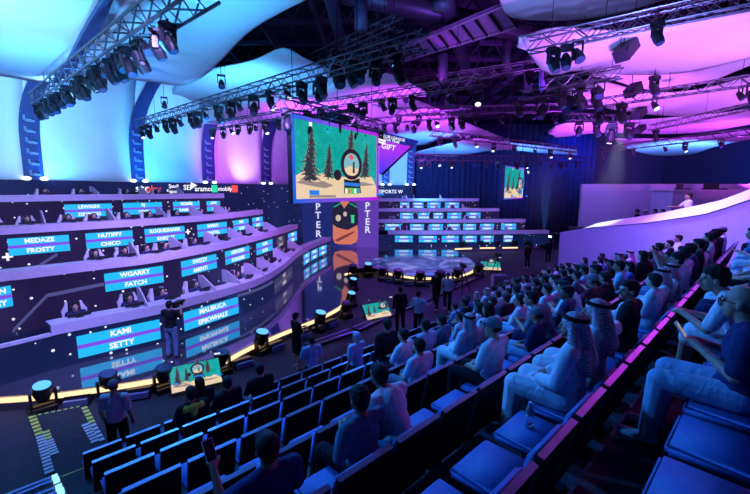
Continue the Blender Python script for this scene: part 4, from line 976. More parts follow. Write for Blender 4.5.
        build('head_cord', bm, HAIR, r)
    if hair == 'headset':
        sub('hair', [('e', H(0, -.026, .048), (.088, .098, .092), R)], HAIR)
        bm = bmesh.new()
        for i in range(10): a0, a1 = PI*i/10, PI*(i+1)/10; tube(bm, H(.1*math.cos(a0), 0, .02+.12*math.sin(a0)), H(.1*math.cos(a1), 0, .02+.12*math.sin(a1)), .012, 5)
        for s in (-1, 1): tube(bm, H(s*.08, 0, 0), H(s*.115, 0, 0), .045, 10)
        build('headset', bm, blackm, r)
    if fine:
        for s in (-1, 1): bm = bmesh.new(); ellip(bm, H(s*.031, .082, .016), (.012, .008, .008)); build('eye', bm, eyem, r)
    for ex in extras:
        if ex == 'glasses':
            bm = bmesh.new()
            for s in (-1, 1):
                for i in range(12): a0, a1 = 2*PI*i/12, 2*PI*(i+1)/12; tube(bm, H(s*.036+.027*math.cos(a0), .108, .012+.019*math.sin(a0)), H(s*.036+.027*math.cos(a1), .108, .012+.019*math.sin(a1)), .003, 4)
                tube(bm, H(s*.063, .106, .018), H(s*.082, -.01, .012), .003, 4)
            tube(bm, H(-.01, .11, .016), H(.01, .11, .016), .003, 4); build('glasses', bm, blackm, r)
        if ex == 'beard': sub('beard', [('c', H(-.05, .03, -.055), H(0, .065, -.088), .02, .024), ('c', H(.05, .03, -.055), H(0, .065, -.088), .02, .024)], HAIR, .009, 2)
        if ex == 'panel': sub('shoulder_panel', [('c', lerp(J['shL'], (0, J['shL'][1]-.03, J['shL'][2]-.03), .2), lerp(J['shR'], (0, J['shR'][1]-.03, J['shR'][2]-.03), .2), .080, .080), ('c', (0, J['chest'][1]-.06, J['shL'][2]-.02), (0, J['chest'][1]-.07, J['shL'][2]-.1), .09, .07)], mat('lime_cloth', (.45, .8, .05), .8), .012)
        if ex == 'badge':
            bm = bmesh.new(); c = Vector(J['chest'])+Vector((0, .14, -.1)); box(bm, c.x-.05, c.x+.05, c.y, c.y+.006, c.z-.07, c.z+.07); build('badge', bm, CLOTH['pale blue'], r)
    return r
def recolor(o, **kw):                   # material of single parts of one copy
    for ch in o.children:
        base = ch.name.split('.')[0]
        if base in kw and kw[base] is not None:
            for sl in ch.material_slots: sl.link = 'OBJECT'; sl.material = kw[base]
FIRST = set()
def place(proto, loc, rz, label, group, sc_=1.0, **kw):
    if proto.name not in FIRST: FIRST.add(proto.name); o = proto; 
    else: o = copy_tree(proto)
    PENDING.append((o, kw)); o.location = loc; o.rotation_euler = (0, 0, rz); o.scale = (sc_,)*3; tag(o, label, 'person', group); return o
PENDING = []

# ---------------------------------------------------------------- seats
cushion = mat('seat_cushion', (.07, .13, .36), .55, var=.1, scale=20, spec=.3); backshell = mat('seat_back_shell', (.005, .005, .009), .6, var=.1); trimm = mat('seat_edge_trim', (.30, .25, .36), .38, .7, spec=.7)
def mk_seat():
    r = empty('arena_seat'); r['category'] = 'seat'
    bm = bmesh.new(); box(bm, -.245, .245, 0, .46, .37, .45); bmesh.ops.bevel(bm, geom=bm.edges[:], offset=.022, segments=2, affect='EDGES'); build('seat_cushion', bm, cushion, r, True)
    bm = bmesh.new(); mt = Matrix.Translation((0, 0, .38))@Matrix.Rotation(math.radians(14), 4, 'X')
    box(bm, -.25, .25, -.03, .03, 0, .47, 0, mt); bmesh.ops.bevel(bm, geom=bm.edges[:], offset=.02, segments=2, affect='EDGES'); o = build('backrest', bm, cushion, r, True)
    bm = bmesh.new(); box(bm, -.265, .265, -.065, -.03, -.16, .515, 0, mt); build('back_shell', bm, backshell, o)
    bm = bmesh.new(); box(bm, -.265, .265, -.07, -.025, .515, .526, 0, mt); build('top_trim', bm, trimm, o)
    bm = bmesh.new(); box(bm, -.05, .05, .06, .3, .0, .37); box(bm, -.14, .14, .0, .36, .0, .02); build('pedestal', bm, backshell, r)
    return r
SEAT = mk_seat(); seat_first = [True]; PITCHS = .6
RN = {7: 'front row', 6: 'second row from the front', 5: 'third row from the front', 4: 'fourth row from the front', 3: 'fifth row from the front', 2: 'sixth row from the front', 1: 'second nearest row', 0: 'nearest row'}
def s_off(k): return .3 if k < 4 else .0
def seat_pos(k, i): return AP(.85+s_off(k)+PITCHS*i, 1.1*k-.12, zrow(k))
def seat_count(k): return int((amax(k)-.6-s_off(k))/PITCHS)
def place_seat(k, i, occ):
    if seat_first[0]: o = SEAT; seat_first[0] = False
    else: o = copy_tree(SEAT)
    o.location = seat_pos(k, i); o.rotation_euler = (0, 0, ROT)
    tag(o, '%s blue seat, %s from the aisle in the %s' % ('occupied' if occ else 'empty', ordn(i), RN[k]), None, 'dark blue arena seats')

# crowd prototypes
PR = {}
PR['tee'] = make_figure('seated_person', 'lap', 'trousers', 'short', 0, 'white', 'denim', sleeve=.38)
PR['fold'] = make_figure('seated_person', 'fold', 'trousers', 'short', 1, 'black', 'navy', sleeve=.9)
PR['lean'] = make_figure('seated_person', 'lean', 'trousers', 'short', 0, 'pale blue', 'denim', sleeve=.38, yaw=.2)
PR['thobe'] = make_figure('seated_person', 'lap', 'thobe', 'short', 0, 'white', sleeve=.9, yaw=-.3)
PR['scarf'] = make_figure('seated_person', 'lap', 'thobe', 'ghutra', 0, 'white')
PR['phone'] = make_figure('seated_person', 'phone', 'trousers', 'short', 1, 'navy', 'denim', sleeve=.4, yaw=.1)
PR['cap'] = make_figure('seated_person', 'lap', 'trousers', 'cap', 0, 'white', 'grey', sleeve=.4)
PR['long'] = make_figure('seated_person', 'lap', 'trousers', 'long', 2, 'black', 'black', sleeve=.9)
PR['cross'] = make_figure('seated_person', 'cross', 'trousers', 'short', 0, 'white', 'light denim', sleeve=.9, yaw=.5)
# figures nearest to the camera, made finer
HR = {}
HR['scarf'] = make_figure('seated_person', 'lap', 'thobe', 'ghutra', 0, 'white', yaw=.15, vox=.011, fine=True, extras=('beard',))
HR['scarf2'] = make_figure('seated_person', 'armout', 'thobe', 'ghutra', 0, 'white', yaw=.25, vox=.011, fine=True)
HR['bald'] = make_figure('seated_person', 'phone', 'trousers', 'none', 0, 'navy', 'light denim', yaw=-.1, vox=.011, fine=True, sleeve=.4, extras=('glasses',), shoe=SHOE)
HR['shorts'] = make_figure('seated_person', 'lean', 'shorts', 'curly', 0, 'white', 'white', yaw=.35, vox=.011, fine=True, sleeve=.4, shoe=SHOE)
HR['blueback'] = make_figure('seated_person', 'sidephone', 'trousers', 'short', 1, 'navy', 'navy', vox=.011, fine=True, sleeve=.4)
HR['tealback'] = make_figure('seated_person', 'phone', 'trousers', 'curly', 1, 'teal', 'black', vox=.011, fine=True, sleeve=.9)
HR['whiteback'] = make_figure('seated_person', 'lean', 'trousers', 'short', 1, 'white', 'denim', vox=.012, fine=True, sleeve=.38)
HR['camo'] = make_figure('seated_person', 'lap', 'trousers', 'cap', 0, 'white', 'black', vox=.012, fine=True, sleeve=.38, yaw=.3)
HR['photo'] = make_figure('seated_person', 'raise', 'trousers', 'curly', 0, 'pale blue', 'denim', vox=.012, fine=True, sleeve=.42, yaw=.3, extras=('badge',))
HR['profile'] = make_figure('seated_person', 'lap', 'trousers', 'short', 0, 'black', 'black', vox=.012, fine=True, sleeve=.4, yaw=.7)

NEON = make_figure('seated_person', 'tee', 'trousers', 'curly', 0, 'black', 'black', sleeve=.9, vox=.013, extras=('panel',))
S = {}   # (row, seat) -> proto, label, colours, seat offset
def sit(k, i, proto, label, yaw=0, dx=0, s=1.0, **kw): S[(k, i)] = (proto, label, yaw, dx, s, kw)
sit(0, 4, HR['bald'], 'bald man with glasses in dark polo and pale jeans looking at his phone')
sit(0, 6, HR['shorts'], 'dark-haired young man in white t-shirt and white shorts leaning forward, nearest row', 0)
sit(1, 4, HR['scarf'], 'man in white thobe and checked headscarf with black cord, nearest of the two scarf wearers')
sit(1, 5, HR['scarf2'], 'man in white thobe and checked headscarf stretching his arm over the seat back', 0, .0)
sit(1, 7, HR['profile'], 'dark-haired man in black t-shirt seen in profile behind the scarf wearers')
sit(1, 12, HR['photo'], 'person in pale blue shirt with badge raising a phone to take a picture')
sit(2, 0, HR['blueback'], 'dark-haired man in navy t-shirt seen from behind holding a phone', 0, 0, .92)
sit(2, 1, HR['tealback'], 'curly-haired man in dark teal long-sleeved shirt seen from behind', 0, .28, .92)
sit(2, 2, HR['whiteback'], 'dark-haired man in bright white t-shirt leaning forward seen from behind', 0, .15, .95)
sit(2, 5, HR['camo'], 'person in patterned cap and white t-shirt seen from behind at centre of the crowd')
sit(0, 9, PR['cap'], 'man in pale cap and white clothes leaning back beyond the man in white shorts', .5, 0, 1.0, shirt=CLOTH['white'], trousers=CLOTH['white'], cap=CLOTH['white'])
sit(6, 2, NEON, 'person in black top with bright yellow-green shoulder panel at the lower left rows')
sit(2, 10, PR['lean'], 'man in white shirt bending forward with his arm along the seat, behind the scarf wearers', 0, 0, 1.0, shirt=CLOTH['white'])
TOPS = ['white', 'white', 'pale blue', 'black', 'navy', 'grey', 'black', 'white', 'maroon', 'black', 'blue', 'black', 'teal', 'navy']
crn = random.Random(21)
pk = ['tee', 'tee', 'fold', 'lean', 'thobe', 'thobe', 'scarf', 'phone', 'cap', 'long', 'cross', 'tee']
start = {0: 8, 1: 8, 2: 7, 3: 7, 4: 8, 5: 12, 6: 15, 7: 17}
forced = {(3, 5): ('tee', 'white'), (4, 8): ('tee', 'pale blue'), (4, 7): ('fold', 'white'), (6, 2): ('tee', 'black'), (6, 3): ('fold', 'black'), (6, 4): ('fold', 'black'), (7, 3): ('long', 'black'), (2, 12): ('fold', 'black')}
verb = {'tee': 'hands in lap', 'fold': 'with folded arms', 'lean': 'leaning forward', 'thobe': 'in a long robe', 'scarf': 'in robe and checked headscarf', 'phone': 'hands raised', 'cap': 'wearing a cap', 'long': 'with long hair', 'cross': 'with crossed legs'}
for k in range(0, 8):
    n = seat_count(k)
    for i in range(n):
        if (k, i) in S: continue
        f = forced.get((k, i))
        if f: p, c = f
        elif i >= start[k] and crn.random() < (.88 if k < 6 else .8): p = crn.choice(pk); c = crn.choice(TOPS)
        else: continue
        if p in ('thobe', 'scarf'): c = 'white' if crn.random() < .85 else 'cream'
        kw = dict(shirt=CLOTH[c]) if p not in ('thobe', 'scarf') else dict(thobe=CLOTH[c], collar=CLOTH[c])
        kw['body'] = crn.choice(SKINS)
        if p not in ('thobe', 'scarf'): kw['trousers'] = CLOTH[crn.choice(['denim', 'black', 'navy', 'grey', 'light denim'])]
        S[(k, i)] = (PR[p], 'person in %s %s %s, %s from aisle, %s' % (c, 'shirt' if p not in ('thobe', 'scarf') else 'robe', verb[p].replace('in a long robe', 'with bare head').replace('in robe and ', 'and '), ordn(i), RN[k]), crn.uniform(-.7, .9), crn.uniform(-.07, .07), crn.uniform(.90, 1.05), kw)
for (k, i), (pr, lab, yaw, dx, s, kw) in sorted(S.items(), key=lambda t: t[0]):
    p = seat_pos(k, i)+AP(dx, .06); p.z = zrow(k)
    place(pr, p, ROT+yaw*.35, lab, 'seated audience', s, **kw)
for k in range(0, 8):
    for i in range(seat_count(k)): place_seat(k, i, (k, i) in S)

# standing people
ST = {'tee': make_figure('standing_person', 'stand', 'trousers', 'cap', 0, 'white', 'black', sleeve=.4, vox=.013, fine=True, extras=()),
      'phone': make_figure('standing_person', 'standphone', 'shorts', 'short', 0, 'black', 'black', sleeve=.4, shoe=SHOE),
      'cam': make_figure('standing_person', 'standcam', 'trousers', 'short', 0, 'black', 'denim', sleeve=.4),
      'plain': make_figure('standing_person', 'stand', 'trousers', 'short', 1, 'black', 'black', sleeve=.9),
      'point': make_figure('standing_person', 'standpoint', 'trousers', 'short', 0, 'white', 'black', sleeve=.4),
      'walk': make_figure('standing_person', 'walk', 'trousers', 'short', 0, 'black', 'black', sleeve=.4, shoe=SHOE)}
def stand(pr, px, py, z, rz, label, **kw):
    p = PH(px, py, z); return place(ST[pr], p, rz, label, 'people standing and walking', 1.0, **kw)
q = PH(113, 387, 1.62); stand_p = place(ST['tee'], (q.x, q.y, 0), .15, 'man in grey cap and pale t-shirt standing at the left end of the rows', 'people standing and walking')
stand('phone', 297, 368, 0, -.9, 'man in dark top, shorts and white shoes standing before the stage edge')
stand('cam', 173, 357, .4, -.1, 'camera operator in black t-shirt and jeans standing on the stage before the name panels')
stand('walk', 436, 309, 0, 2.6, 'person in black walking before the round stage beside one in pale shirt')
stand('walk', 447, 311, 0, 2.9, 'person in pale shirt and black trousers walking beside one in black', shirt=CLOTH['pale blue'])
stand('plain', 400, 331, 0, .3, 'person in black standing on the floor left of a man in a pale shirt')
stand('point', 418, 337, 0, -.6, 'man in pale blue shirt holding out his hand on the floor before the front row', shirt=CLOTH['pale blue'])
stand('plain', 527, 268, 0, .4, 'distant person in black with white shoes on the floor by the far front row', shoes=SHOE)
stand('plain', 548, 262, 0, .2, 'distant person in black standing at the far end of the seats')
stand('plain', 556, 250, 0, .2, 'most distant dark standing person near the corner of the balcony wall')
c0 = AP(5.4, 7.95, 0)
place(ST['phone'], c0, .5, 'person in pale blue jacket standing in front of the front row, hand raised to face', 'people standing and walking', 1.0, shirt=CLOTH['pale blue'], shorts=CLOTH['black'], shoes=SHOEB)
place(ST['plain'], AP(5.15, 5.02, zrow(5)), .6, 'tall dark person standing in the rows beside one in a pale hood', 'people standing and walking')
place(ST['point'], AP(5.3, 6.08, zrow(6)), .8, 'person in white hooded top bending in the rows before the tall dark person', 'people standing and walking', .92, shirt=CLOTH['pale blue'], hair=CLOTH['pale blue'])
for o, kw in PENDING: recolor(o, **kw)
PENDING.clear()

# players with gaming chairs behind the desks
gw = mat('chair_white_vinyl', (.7, .7, .74), .4, var=.03)
def mk_chair():
    r = empty('gaming_chair'); r['category'] = 'gaming chair'
    bm = bmesh.new(); box(bm, -.26, .26, -.25, .27, .40, .50); bmesh.ops.bevel(bm, geom=bm.edges[:], offset=.03, segments=2, affect='EDGES'); build('seat', bm, blackm, r)
    bm = bmesh.new(); mt = Matrix.Translation((0, -.24, .46))@Matrix.Rotation(math.radians(8), 4, 'X')
    polyprism(bm, [(-.22, 0), (.22, 0), (.27, .45), (.29, .60), (.2, .72), (.17, .86), (-.17, .86), (-.2, .72), (-.29, .60), (-.27, .45)], -.05, .05)
    for v in bm.verts: v.co = mt@v.co
    b_ = build('backrest', bm, blackm, r)
    for s in (-1, 1):
        bm = bmesh.new(); polyprism(bm, [(s*.16, .1), (s*.25, .1), (s*.31, .5), (s*.32, .62), (s*.24, .76), (s*.20, .88), (s*.15, .88), (s*.17, .6)], -.07, .09)
        for v in bm.verts: v.co = mt@v.co
        build('side_wing', bm, gw, b_)
    bm = bmesh.new(); tube(bm, (0, 0, .08), (0, 0, .4), .035, 8)
    for i in range(5): a = 2*PI*i/5; tube(bm, (0, 0, .1), (.3*math.cos(a), .3*math.sin(a), .05), .025, 5)
    build('star_base', bm, blackm, r); return r
GC = mk_chair(); PL = make_figure('seated_player', 'lap', 'trousers', 'headset', 2, 'navy', 'black', vox=.022, sleeve=.9)
gf = [True]
def player(path, px, zdeck, label, back=.85, tname=''):
    p, t = on_path(path, px); n = Vector((t.y, -t.x, 0)); rz = math.atan2(-n.x, n.y)
    c = p-n*back
    if gf[0]: g_, f = GC, PL; gf[0] = False
    else: g_, f = copy_tree(GC), copy_tree(PL)
    g_.location = (c.x, c.y, zdeck); g_.rotation_euler = (0, 0, rz); tag(g_, 'black gaming chair with white wings, '+label, None, 'gaming chairs on the player tiers')
    f.location = (c.x-n.x*.12, c.y-n.y*.12, zdeck+.04); f.rotation_euler = (0, 0, rz); tag(f, 'seated player with headset, '+label, 'person', 'players at the desks')
def monitor(path, px, ztop, label):
    p, t = on_path(path, px); n = Vector((t.y, -t.x, 0)); F = frame(p-n*.28, t, ztop)
    r = empty('monitor', (0, 0, 0), 0, label, 'monitor', 'monitors on the player desks')
    bm = bmesh.new(); box(bm, -.28, .28, .03, .13, -.02, .02, 0, F); build('screen', bm, blackm, r)
    bm = bmesh.new(); box(bm, -.1, .1, 0, .012, -.08, .08, 0, F); box(bm, -.03, .03, 0, .06, -.03, .0, 0, F); build('stand', bm, blackm, r)
TN_ = ('lowest left tier', 'second left tier', 'third left tier', 'topmost left tier')
DV = ((T1, 1.7, (147, 215, 240, 264, 276, 290, 302)), (T2, 2.9, (141, 188, 222, 245, 262, 278)), (T3, 4.1, (52, 120, 171, 205, 230)), (T4, 5.18, (105, 152, 187)))
for j, (P_, z, xs) in enumerate(DV):
    for i, x in enumerate(xs):
        p, t = on_path(P_, x); divider(p, t, z, .95, .5 if j < 3 else .42, label='pale desk divider fin, %s from the left on the %s' % (ordn(i), TN_[j]))
PX = ((T1, .65, 1.7, (79, 136, 176, 210, 254, 270, 284, 297)), (T2, 1.85, 2.9, (-20, 103, 133, 163, 182, 211, 232, 254, 270)), (T3, 3.05, 4.1, (4, 38, 80, 106, 140, 163, 190, 216, 243)), (T4, 4.13, 5.18, (60, 95, 140, 170)))
for j, (P_, zd, zt, xs) in enumerate(PX):
    for i, x in enumerate(xs):
        lab = '%s from the left on the %s' % (ordn(i), TN_[j]); player(P_, x, zd, lab)
        monitor(P_, x+1, zt, 'thin black desk monitor, '+lab)
for i, (t, P_, z1) in enumerate(FT):
    xs = ((398, 420, 452, 474, 500), (392, 432, 470), (405, 428, 455), (405, 432))[i]
    for j, x in enumerate(xs):
        lab = '%s from the left on the %s' % (ordn(j), ('lowest far tier', 'second far tier', 'third far tier', 'topmost far tier')[i])
        if j % 2 == 0: player(P_, x, z1-1.05, lab, .8)
        p, tt = on_path(P_, x+9); divider(p, tt, z1, .9, .42, label='pale desk divider fin, '+lab, grp='desk dividers on the far tiers')

# ---------------------------------------------------------------- floor equipment
def mk_floorlamp():
    r = empty('floor_beam_lamp'); r['category'] = 'stage lamp'
    bm = bmesh.new(); box(bm, -.24, .24, -.2, .2, 0, .16); build('lamp_base', bm, blackm, r)
    bm = bmesh.new(); polyprism(bm, [(-.27, .52), (-.27, .13), (.27, .13), (.27, .52), (.21, .52), (.21, .19), (-.21, .19), (-.21, .52)], -.06, .06); build('yoke', bm, blackm, r)
    bm = bmesh.new(); mt = Matrix.Translation((0, 0, .48))@Matrix.Rotation(math.radians(14), 4, 'X')
    tube(bm, mt@Vector((0, 0, -.2)), mt@Vector((0, 0, 0)), .13, 14, .2); tube(bm, mt@Vector((0, 0, 0)), mt@Vector((0, 0, .22)), .2, 14, .21)
    h = build('lamp_head', bm, blackm, r); bm = bmesh.new(); tube(bm, mt@Vector((0, 0, .22)), mt@Vector((0, 0, .235)), .18, 14); build('lens', bm, lens, h); return r
FLP = mk_floorlamp(); ff = [True]
def floorlamp(px, py, label, lit=None, rz=0.8, s=1.0):
    if ff[0]: o = FLP; ff[0] = False
    else: o = copy_tree(FLP)
    o.location = PH(px, py, 0); o.rotation_euler = (0, 0, rz); o.scale = (s,)*3; tag(o, label, None, 'beam lamps along the stage edge')
    for ch in o.children:
        for g_ in ch.children: g_.material_slots[0].link = 'OBJECT'; g_.material_slots[0].material = lit or lens
    return o
floorlamp(45, 411, 'black beam lamp on the floor at the left end of the stage edge, shining blue', lens_cyan)
floorlamp(110, 398, 'black beam lamp behind the standing man in a cap')
floorlamp(165, 391, 'black beam lamp left of the near floor monitor')
floorlamp(222, 374, 'black beam lamp right of the near floor monitor')
floorlamp(262, 353, 'blue glowing beam lamp in the middle of the curved stage edge', lens_cyan, 1.2, 1.1)
floorlamp(320, 331, 'blue glowing beam lamp below the banner wall reflection', lens_cyan, 1.2, 1.1)
floorlamp(346, 318, 'dark beam lamp at the stage corner', None)
floorlamp(351, 307, 'blue glowing beam lamp at the stage corner, nearest of a pair', lens_cyan)
floorlamp(353, 291, 'blue glowing beam lamp at the stage corner, farthest of a pair', lens_cyan)
for i, (x, y) in enumerate(((353, 278), (368, 276.5), (383, 281), (398, 283.5), (420, 286), (440, 285.5), (457, 282.5), (478, 277))):
    floorlamp(x, y, 'small beam lamp around the round stage, %s from the left' % ordn(i), lens_cyan if i == 1 else None, .3, 1.2)
floorlamp(547, 248, 'bright blue beam lamp at the right end of the far tiers', emat('blue_white_lens', (.4, .7, 1), 9), .2, 1.6)
for i, (x, y) in enumerate(((462, 251), (480, 250), (497, 250), (514, 250), (528, 250))):
    floorlamp(x, y, 'tiny beam lamp before the lowest far tier, %s from the left' % ordn(i), None, .2, 1.3)
wf = [None]
def footlight(px, py, rz, label):
    if wf[0] is None:
        r = empty('foot_light'); r['category'] = 'foot light'
        bm = bmesh.new(); polyprism(bm, [(-.2, 0), (.2, 0), (.16, .22), (-.1, .26)], -.28, .28); build('housing', bm, blackm, r)
        for v in r.children[0].data.vertices: v.co = Matrix.Rotation(PI/2, 3, 'Z')@v.co
        bm = bmesh.new(); box(bm, -.25, .25, -.27, -.18, .05, .2); build('glass_front', bm, mat('dim_blue_glass', (.12, .2, .4), .2, var=0), r); wf[0] = r; o = r
    else: o = copy_tree(wf[0])
    o.location = PH(px, py, 0); o.rotation_euler = (0, 0, rz); tag(o, label, None, 'wedge foot lights on the floor')
for i, (x, y, rz) in enumerate(((80, 403, .3), (140, 396, .35), (242, 366, .7), (275, 349, .9), (302, 338, .9), (330, 326, .9), (390, 282.5, 0), (409, 285.5, 0), (430, 286, 0))):
    footlight(x, y, rz, 'small black wedge foot light on the floor, %s along the stage edge from the left' % ordn(i))
def floor_monitor(px, py, w_, rz, tilt, label):
    p = PH(px, py, 0); o = empty('floor_monitor', p, rz, label, 'screen', 'floor monitors showing the game')
    h = w_*.56; a = math.radians(tilt); mt = Matrix.Translation((0, 0, .12+h/2*math.cos(a)))@Matrix.Rotation(-a, 4, 'X')
    bm = bmesh.new(); box(bm, -w_/2-.03, w_/2+.03, 0, .06, -h/2-.03, h/2+.03, 0, mt); build('cabinet', bm, blackm, o)
    bm = bmesh.new(); box(bm, -w_*.35, w_*.35, .1, .5, 0, .06); tube(bm, (-w_*.3, .1, .04), (-w_*.3, .45, .04), .03); tube(bm, (-w_*.3, .45, .04), (-w_*.3, .2, .12+h*.5), .03); tube(bm, (w_*.3, .45, .04), (w_*.3, .2, .12+h*.5), .03); build('stand', bm, blackm, o)
    pc = picture(o, w_, h); pc.matrix_local = mt
floor_monitor(197, 388, 1.25, .55, 42, 'tilted floor monitor showing the game picture, nearest one at the stage edge')
floor_monitor(377, 319, 1.2, .55, 40, 'tilted floor monitor showing the game picture, middle of the floor')
floor_monitor(490.5, 271, 1.3, -.2, 50, 'tilted floor monitor showing the game picture, farthest one on the dark floor')
# low purple lit barrier rail line on the floor
def rail(a, b, label):
    o = empty('cable_ramp', (0, 0, 0), 0, label, 'cable ramp'); d = (b-a); t = d.normalized(); nn = Vector((t.y, -t.x, 0))
    for k_, (off, z) in enumerate(((-.16, .10), (.16, .10))):
        bm = bmesh.new(); tube(bm, a+nn*off+Vector((0, 0, z)), b+nn*off+Vector((0, 0, z)), .03, 5); build('edge_rail', bm, mat('rail_violet', (.4, .3, .6), .3, .5), o)
    bm = bmesh.new(); vs = [bm.verts.new(p) for p in (a-nn*.18, a+nn*.18, b+nn*.18, b-nn*.18)]; vt = [bm.verts.new(v.co+Vector((0, 0, .08))) for v in vs]
    bm.faces.new(vs[::-1]); bm.faces.new(vt)
    for i in range(4): bm.faces.new((vs[i], vs[(i+1) % 4], vt[(i+1) % 4], vt[i]))
    build('ramp_body', bm, blackm, o)
rail(PH(308, 348, 0), PH(352, 333, 0), 'short metal cable ramp on the floor before the stage, left piece')
rail(PH(356, 331, 0), PH(480, 277, 0), 'long metal cable ramp running across the floor towards the far tiers')
# camera tripods and case
def tripod(px, py, label, h=1.35):
    p = PH(px, py, 0); o = empty('tripod', p, .3, label, 'tripod')
    for i in range(3): a = 2*PI*i/3; bm = bmesh.new(); tube(bm, (.5*math.cos(a), .5*math.sin(a), 0), (0, 0, h), .025, 5); build('leg', bm, blackm, o)
    bm = bmesh.new(); box(bm, -.08, .08, -.22, .16, h, h+.2); tube(bm, (0, .16, h+.1), (0, .34, h+.1), .05, 10); build('camera_head', bm, blackm, o)
tripod(462, 292, 'thin black tripod on the floor right of the walking pair'); tripod(497, 278, 'thin black tripod beside the farthest floor monitor')
bm = bmesh.new(); p = PH(499, 289, 0); box(bm, p.x-.4, p.x+.4, p.y-.3, p.y+.3, 0, .8); bmesh.ops.bevel(bm, geom=bm.edges[:], offset=.03, segments=1, affect='EDGES')
tag(build('equipment_case', bm, mat('case_grey', (.2, .2, .28), .5)), 'grey box case standing on the floor before the far front row', 'case')
# taped ramp area at the lower left
tape = mat('yellow_green_tape', (.8, 1, .15), .5, var=.05, emit=(.5, .7, .15), es=.0); tapew = mat('white_tape', (.7, .85, .8), .5, var=.05)
bm = bmesh.new(); q4 = [PH(36, 414, .06), PH(84, 404, .06), PH(108, 460, .06), PH(60, 486, .06)]
vs = [bm.verts.new(p) for p in q4]; lo = [bm.verts.new((p.x, p.y, 0)) for p in q4]; bm.faces.new(vs); bm.faces.new(lo[::-1])
for i in range(4): bm.faces.new((lo[i], lo[(i+1) % 4], vs[(i+1) % 4], vs[i]))
rp_ = empty('taped_platform', (0, 0, 0), 0, 'flat black floor platform outlined with yellow and white tape, lower left', 'platform'); build('platform_top', bm, carpet, rp_)
def tape_line(a, b, m, wd=.045, ticks=0):
    d = b-a; t = d.normalized(); nn = Vector((t.y, -t.x, 0))*wd
    if not ticks:
        bm = bmesh.new(); vs = [bm.verts.new(p+Vector((0, 0, .004))) for p in (a-nn, a+nn, b+nn, b-nn)]; vt = [bm.verts.new(v.co+Vector((0, 0, .004))) for v in vs]
        bm.faces.new(vs[::-1]); bm.faces.new(vt)
        for i in range(4): bm.faces.new((vs[i], vs[(i+1) % 4], vt[(i+1) % 4], vt[i]))
        build('tape_line', bm, m, rp_); return
    bm = bmesh.new(); L_ = d.length/ticks
    for i in range(ticks):
        c = a+t*L_*i; e = c+t*L_*.62; vs = [bm.verts.new(p+Vector((0, 0, .004))) for p in (c-nn, c+nn, e+nn, e-nn)]; vt = [bm.verts.new(v.co+Vector((0, 0, .004))) for v in vs]
        bm.faces.new(vs[::-1]); bm.faces.new(vt)
        for j in range(4): bm.faces.new((vs[j], vs[(j+1) % 4], vt[(j+1) % 4], vt[j]))
    build('tape_line', bm, m, rp_)
z = .06
tape_line(PH(32, 416, z), PH(40, 436, z), tape, .07, 6); tape_line(PH(40, 436, z), PH(50, 474, z), tapew, .07, 12); tape_line(PH(38, 415, z), PH(82, 406, z), tape, .03, 7); tape_line(PH(84, 407, z), PH(93, 424, z), tape, .06, 5); tape_line(PH(93, 424, z), PH(103, 442, z), tapew, .05, 5)
tape_line(PH(46, 431, z), PH(49, 440, z), tape, .06, 3); tape_line(PH(49, 440, z), PH(55, 455, z), tapew, .07, 6); tape_line(PH(85, 424, z), PH(96, 443, z), tapew, .07, 7); tape_line(PH(62, 477, z), PH(100, 463, z), tape, .03)
# aisle steps with glowing nosings
stp = empty('aisle_steps', (0, 0, 0), 0, 'aisle steps with pale blue edge strips descending at the lower left corner', 'steps')
nose = mat('nosing_pale_blue', (.2, .4, .75), .35, spec=.8, var=.05); nosel = emat('nosing_end_light', (.35, .8, 1), 1.2)
for k in range(0, 8):
    zt = zrow(k)-.225; p0 = 1.1*k+.75; 
    bm = bmesh.new(); mt = Matrix.Rotation(ROT, 4, 'Z'); box(bm, -1.35, .32, p0, p0+.5, 0 if k == 7 else zrow(k+1), zt, 0, mt); build('step', bm, carpet, stp)
    for zz, pe in ((zrow(k), 1.1*k+.75), (zt, p0+.5)):
        bm = bmesh.new(); box(bm, -1.33, .20, pe-.06, pe+.012, zz+.001, zz+.02, 0, mt); build('nosing_strip', bm, nose, stp)
        bm = bmesh.new(); box(bm, .21, .30, pe-.14, pe+.012, zz+.001, zz+.025, 0, mt); build('nosing_light', bm, nosel, stp)
# bottle, phones
def phone_at(k, i, fwd, up, label, lit=False, sx=0):
    p = seat_pos(k, i)+AP(sx, .06+fwd); o = empty('mobile_phone', (p.x, p.y, zrow(k)+up), ROT, label, 'phone'); o.rotation_euler = (-.6, 0, ROT)
    bm = bmesh.new(); box(bm, -.037, .037, -.005, .005, -.077, .077); build('phone_case', bm, mat('phone_silver', (.85, .88, .95), .4, .0), o)
    bm = bmesh.new(); box(bm, -.031, .031, -.007, -.0055, -.069, .069); build('phone_screen', bm, emat('phone_glow', (.5, .45, .5), .5) if lit else blackm, o)
phone_at(0, 4, .48, .90, 'phone held by the bald man in glasses', True)
phone_at(2, 0, .45, 1.04, 'phone with pale rim held by the man in navy at the bottom edge', False, -.26)
phone_at(1, 12, .50, 1.34, 'phone raised by the person in pale blue shirt', True)
b0 = seat_pos(1, 3)+AP(.02, .28); bt = empty('water_bottle', (b0.x, b0.y, zrow(1)+.451), 0, 'clear plastic water bottle standing on the empty seat left of the scarf wearer', 'bottle')
bm = bmesh.new(); gl = mat('bottle_plastic', (.7, .85, .95), .08, var=0, spec=.9); gl.node_tree.nodes['Principled BSDF'].inputs['Transmission Weight'].default_value = .75
prof = ((0, .030), (.01, .033), (.12, .033), (.135, .031), (.15, .033), (.17, .024), (.19, .013), (.205, .013))
for (z0, r0), (z1, r1) in zip(prof, prof[1:]): tube(bm, (0, 0, z0), (0, 0, z1), r0, 14, r1)
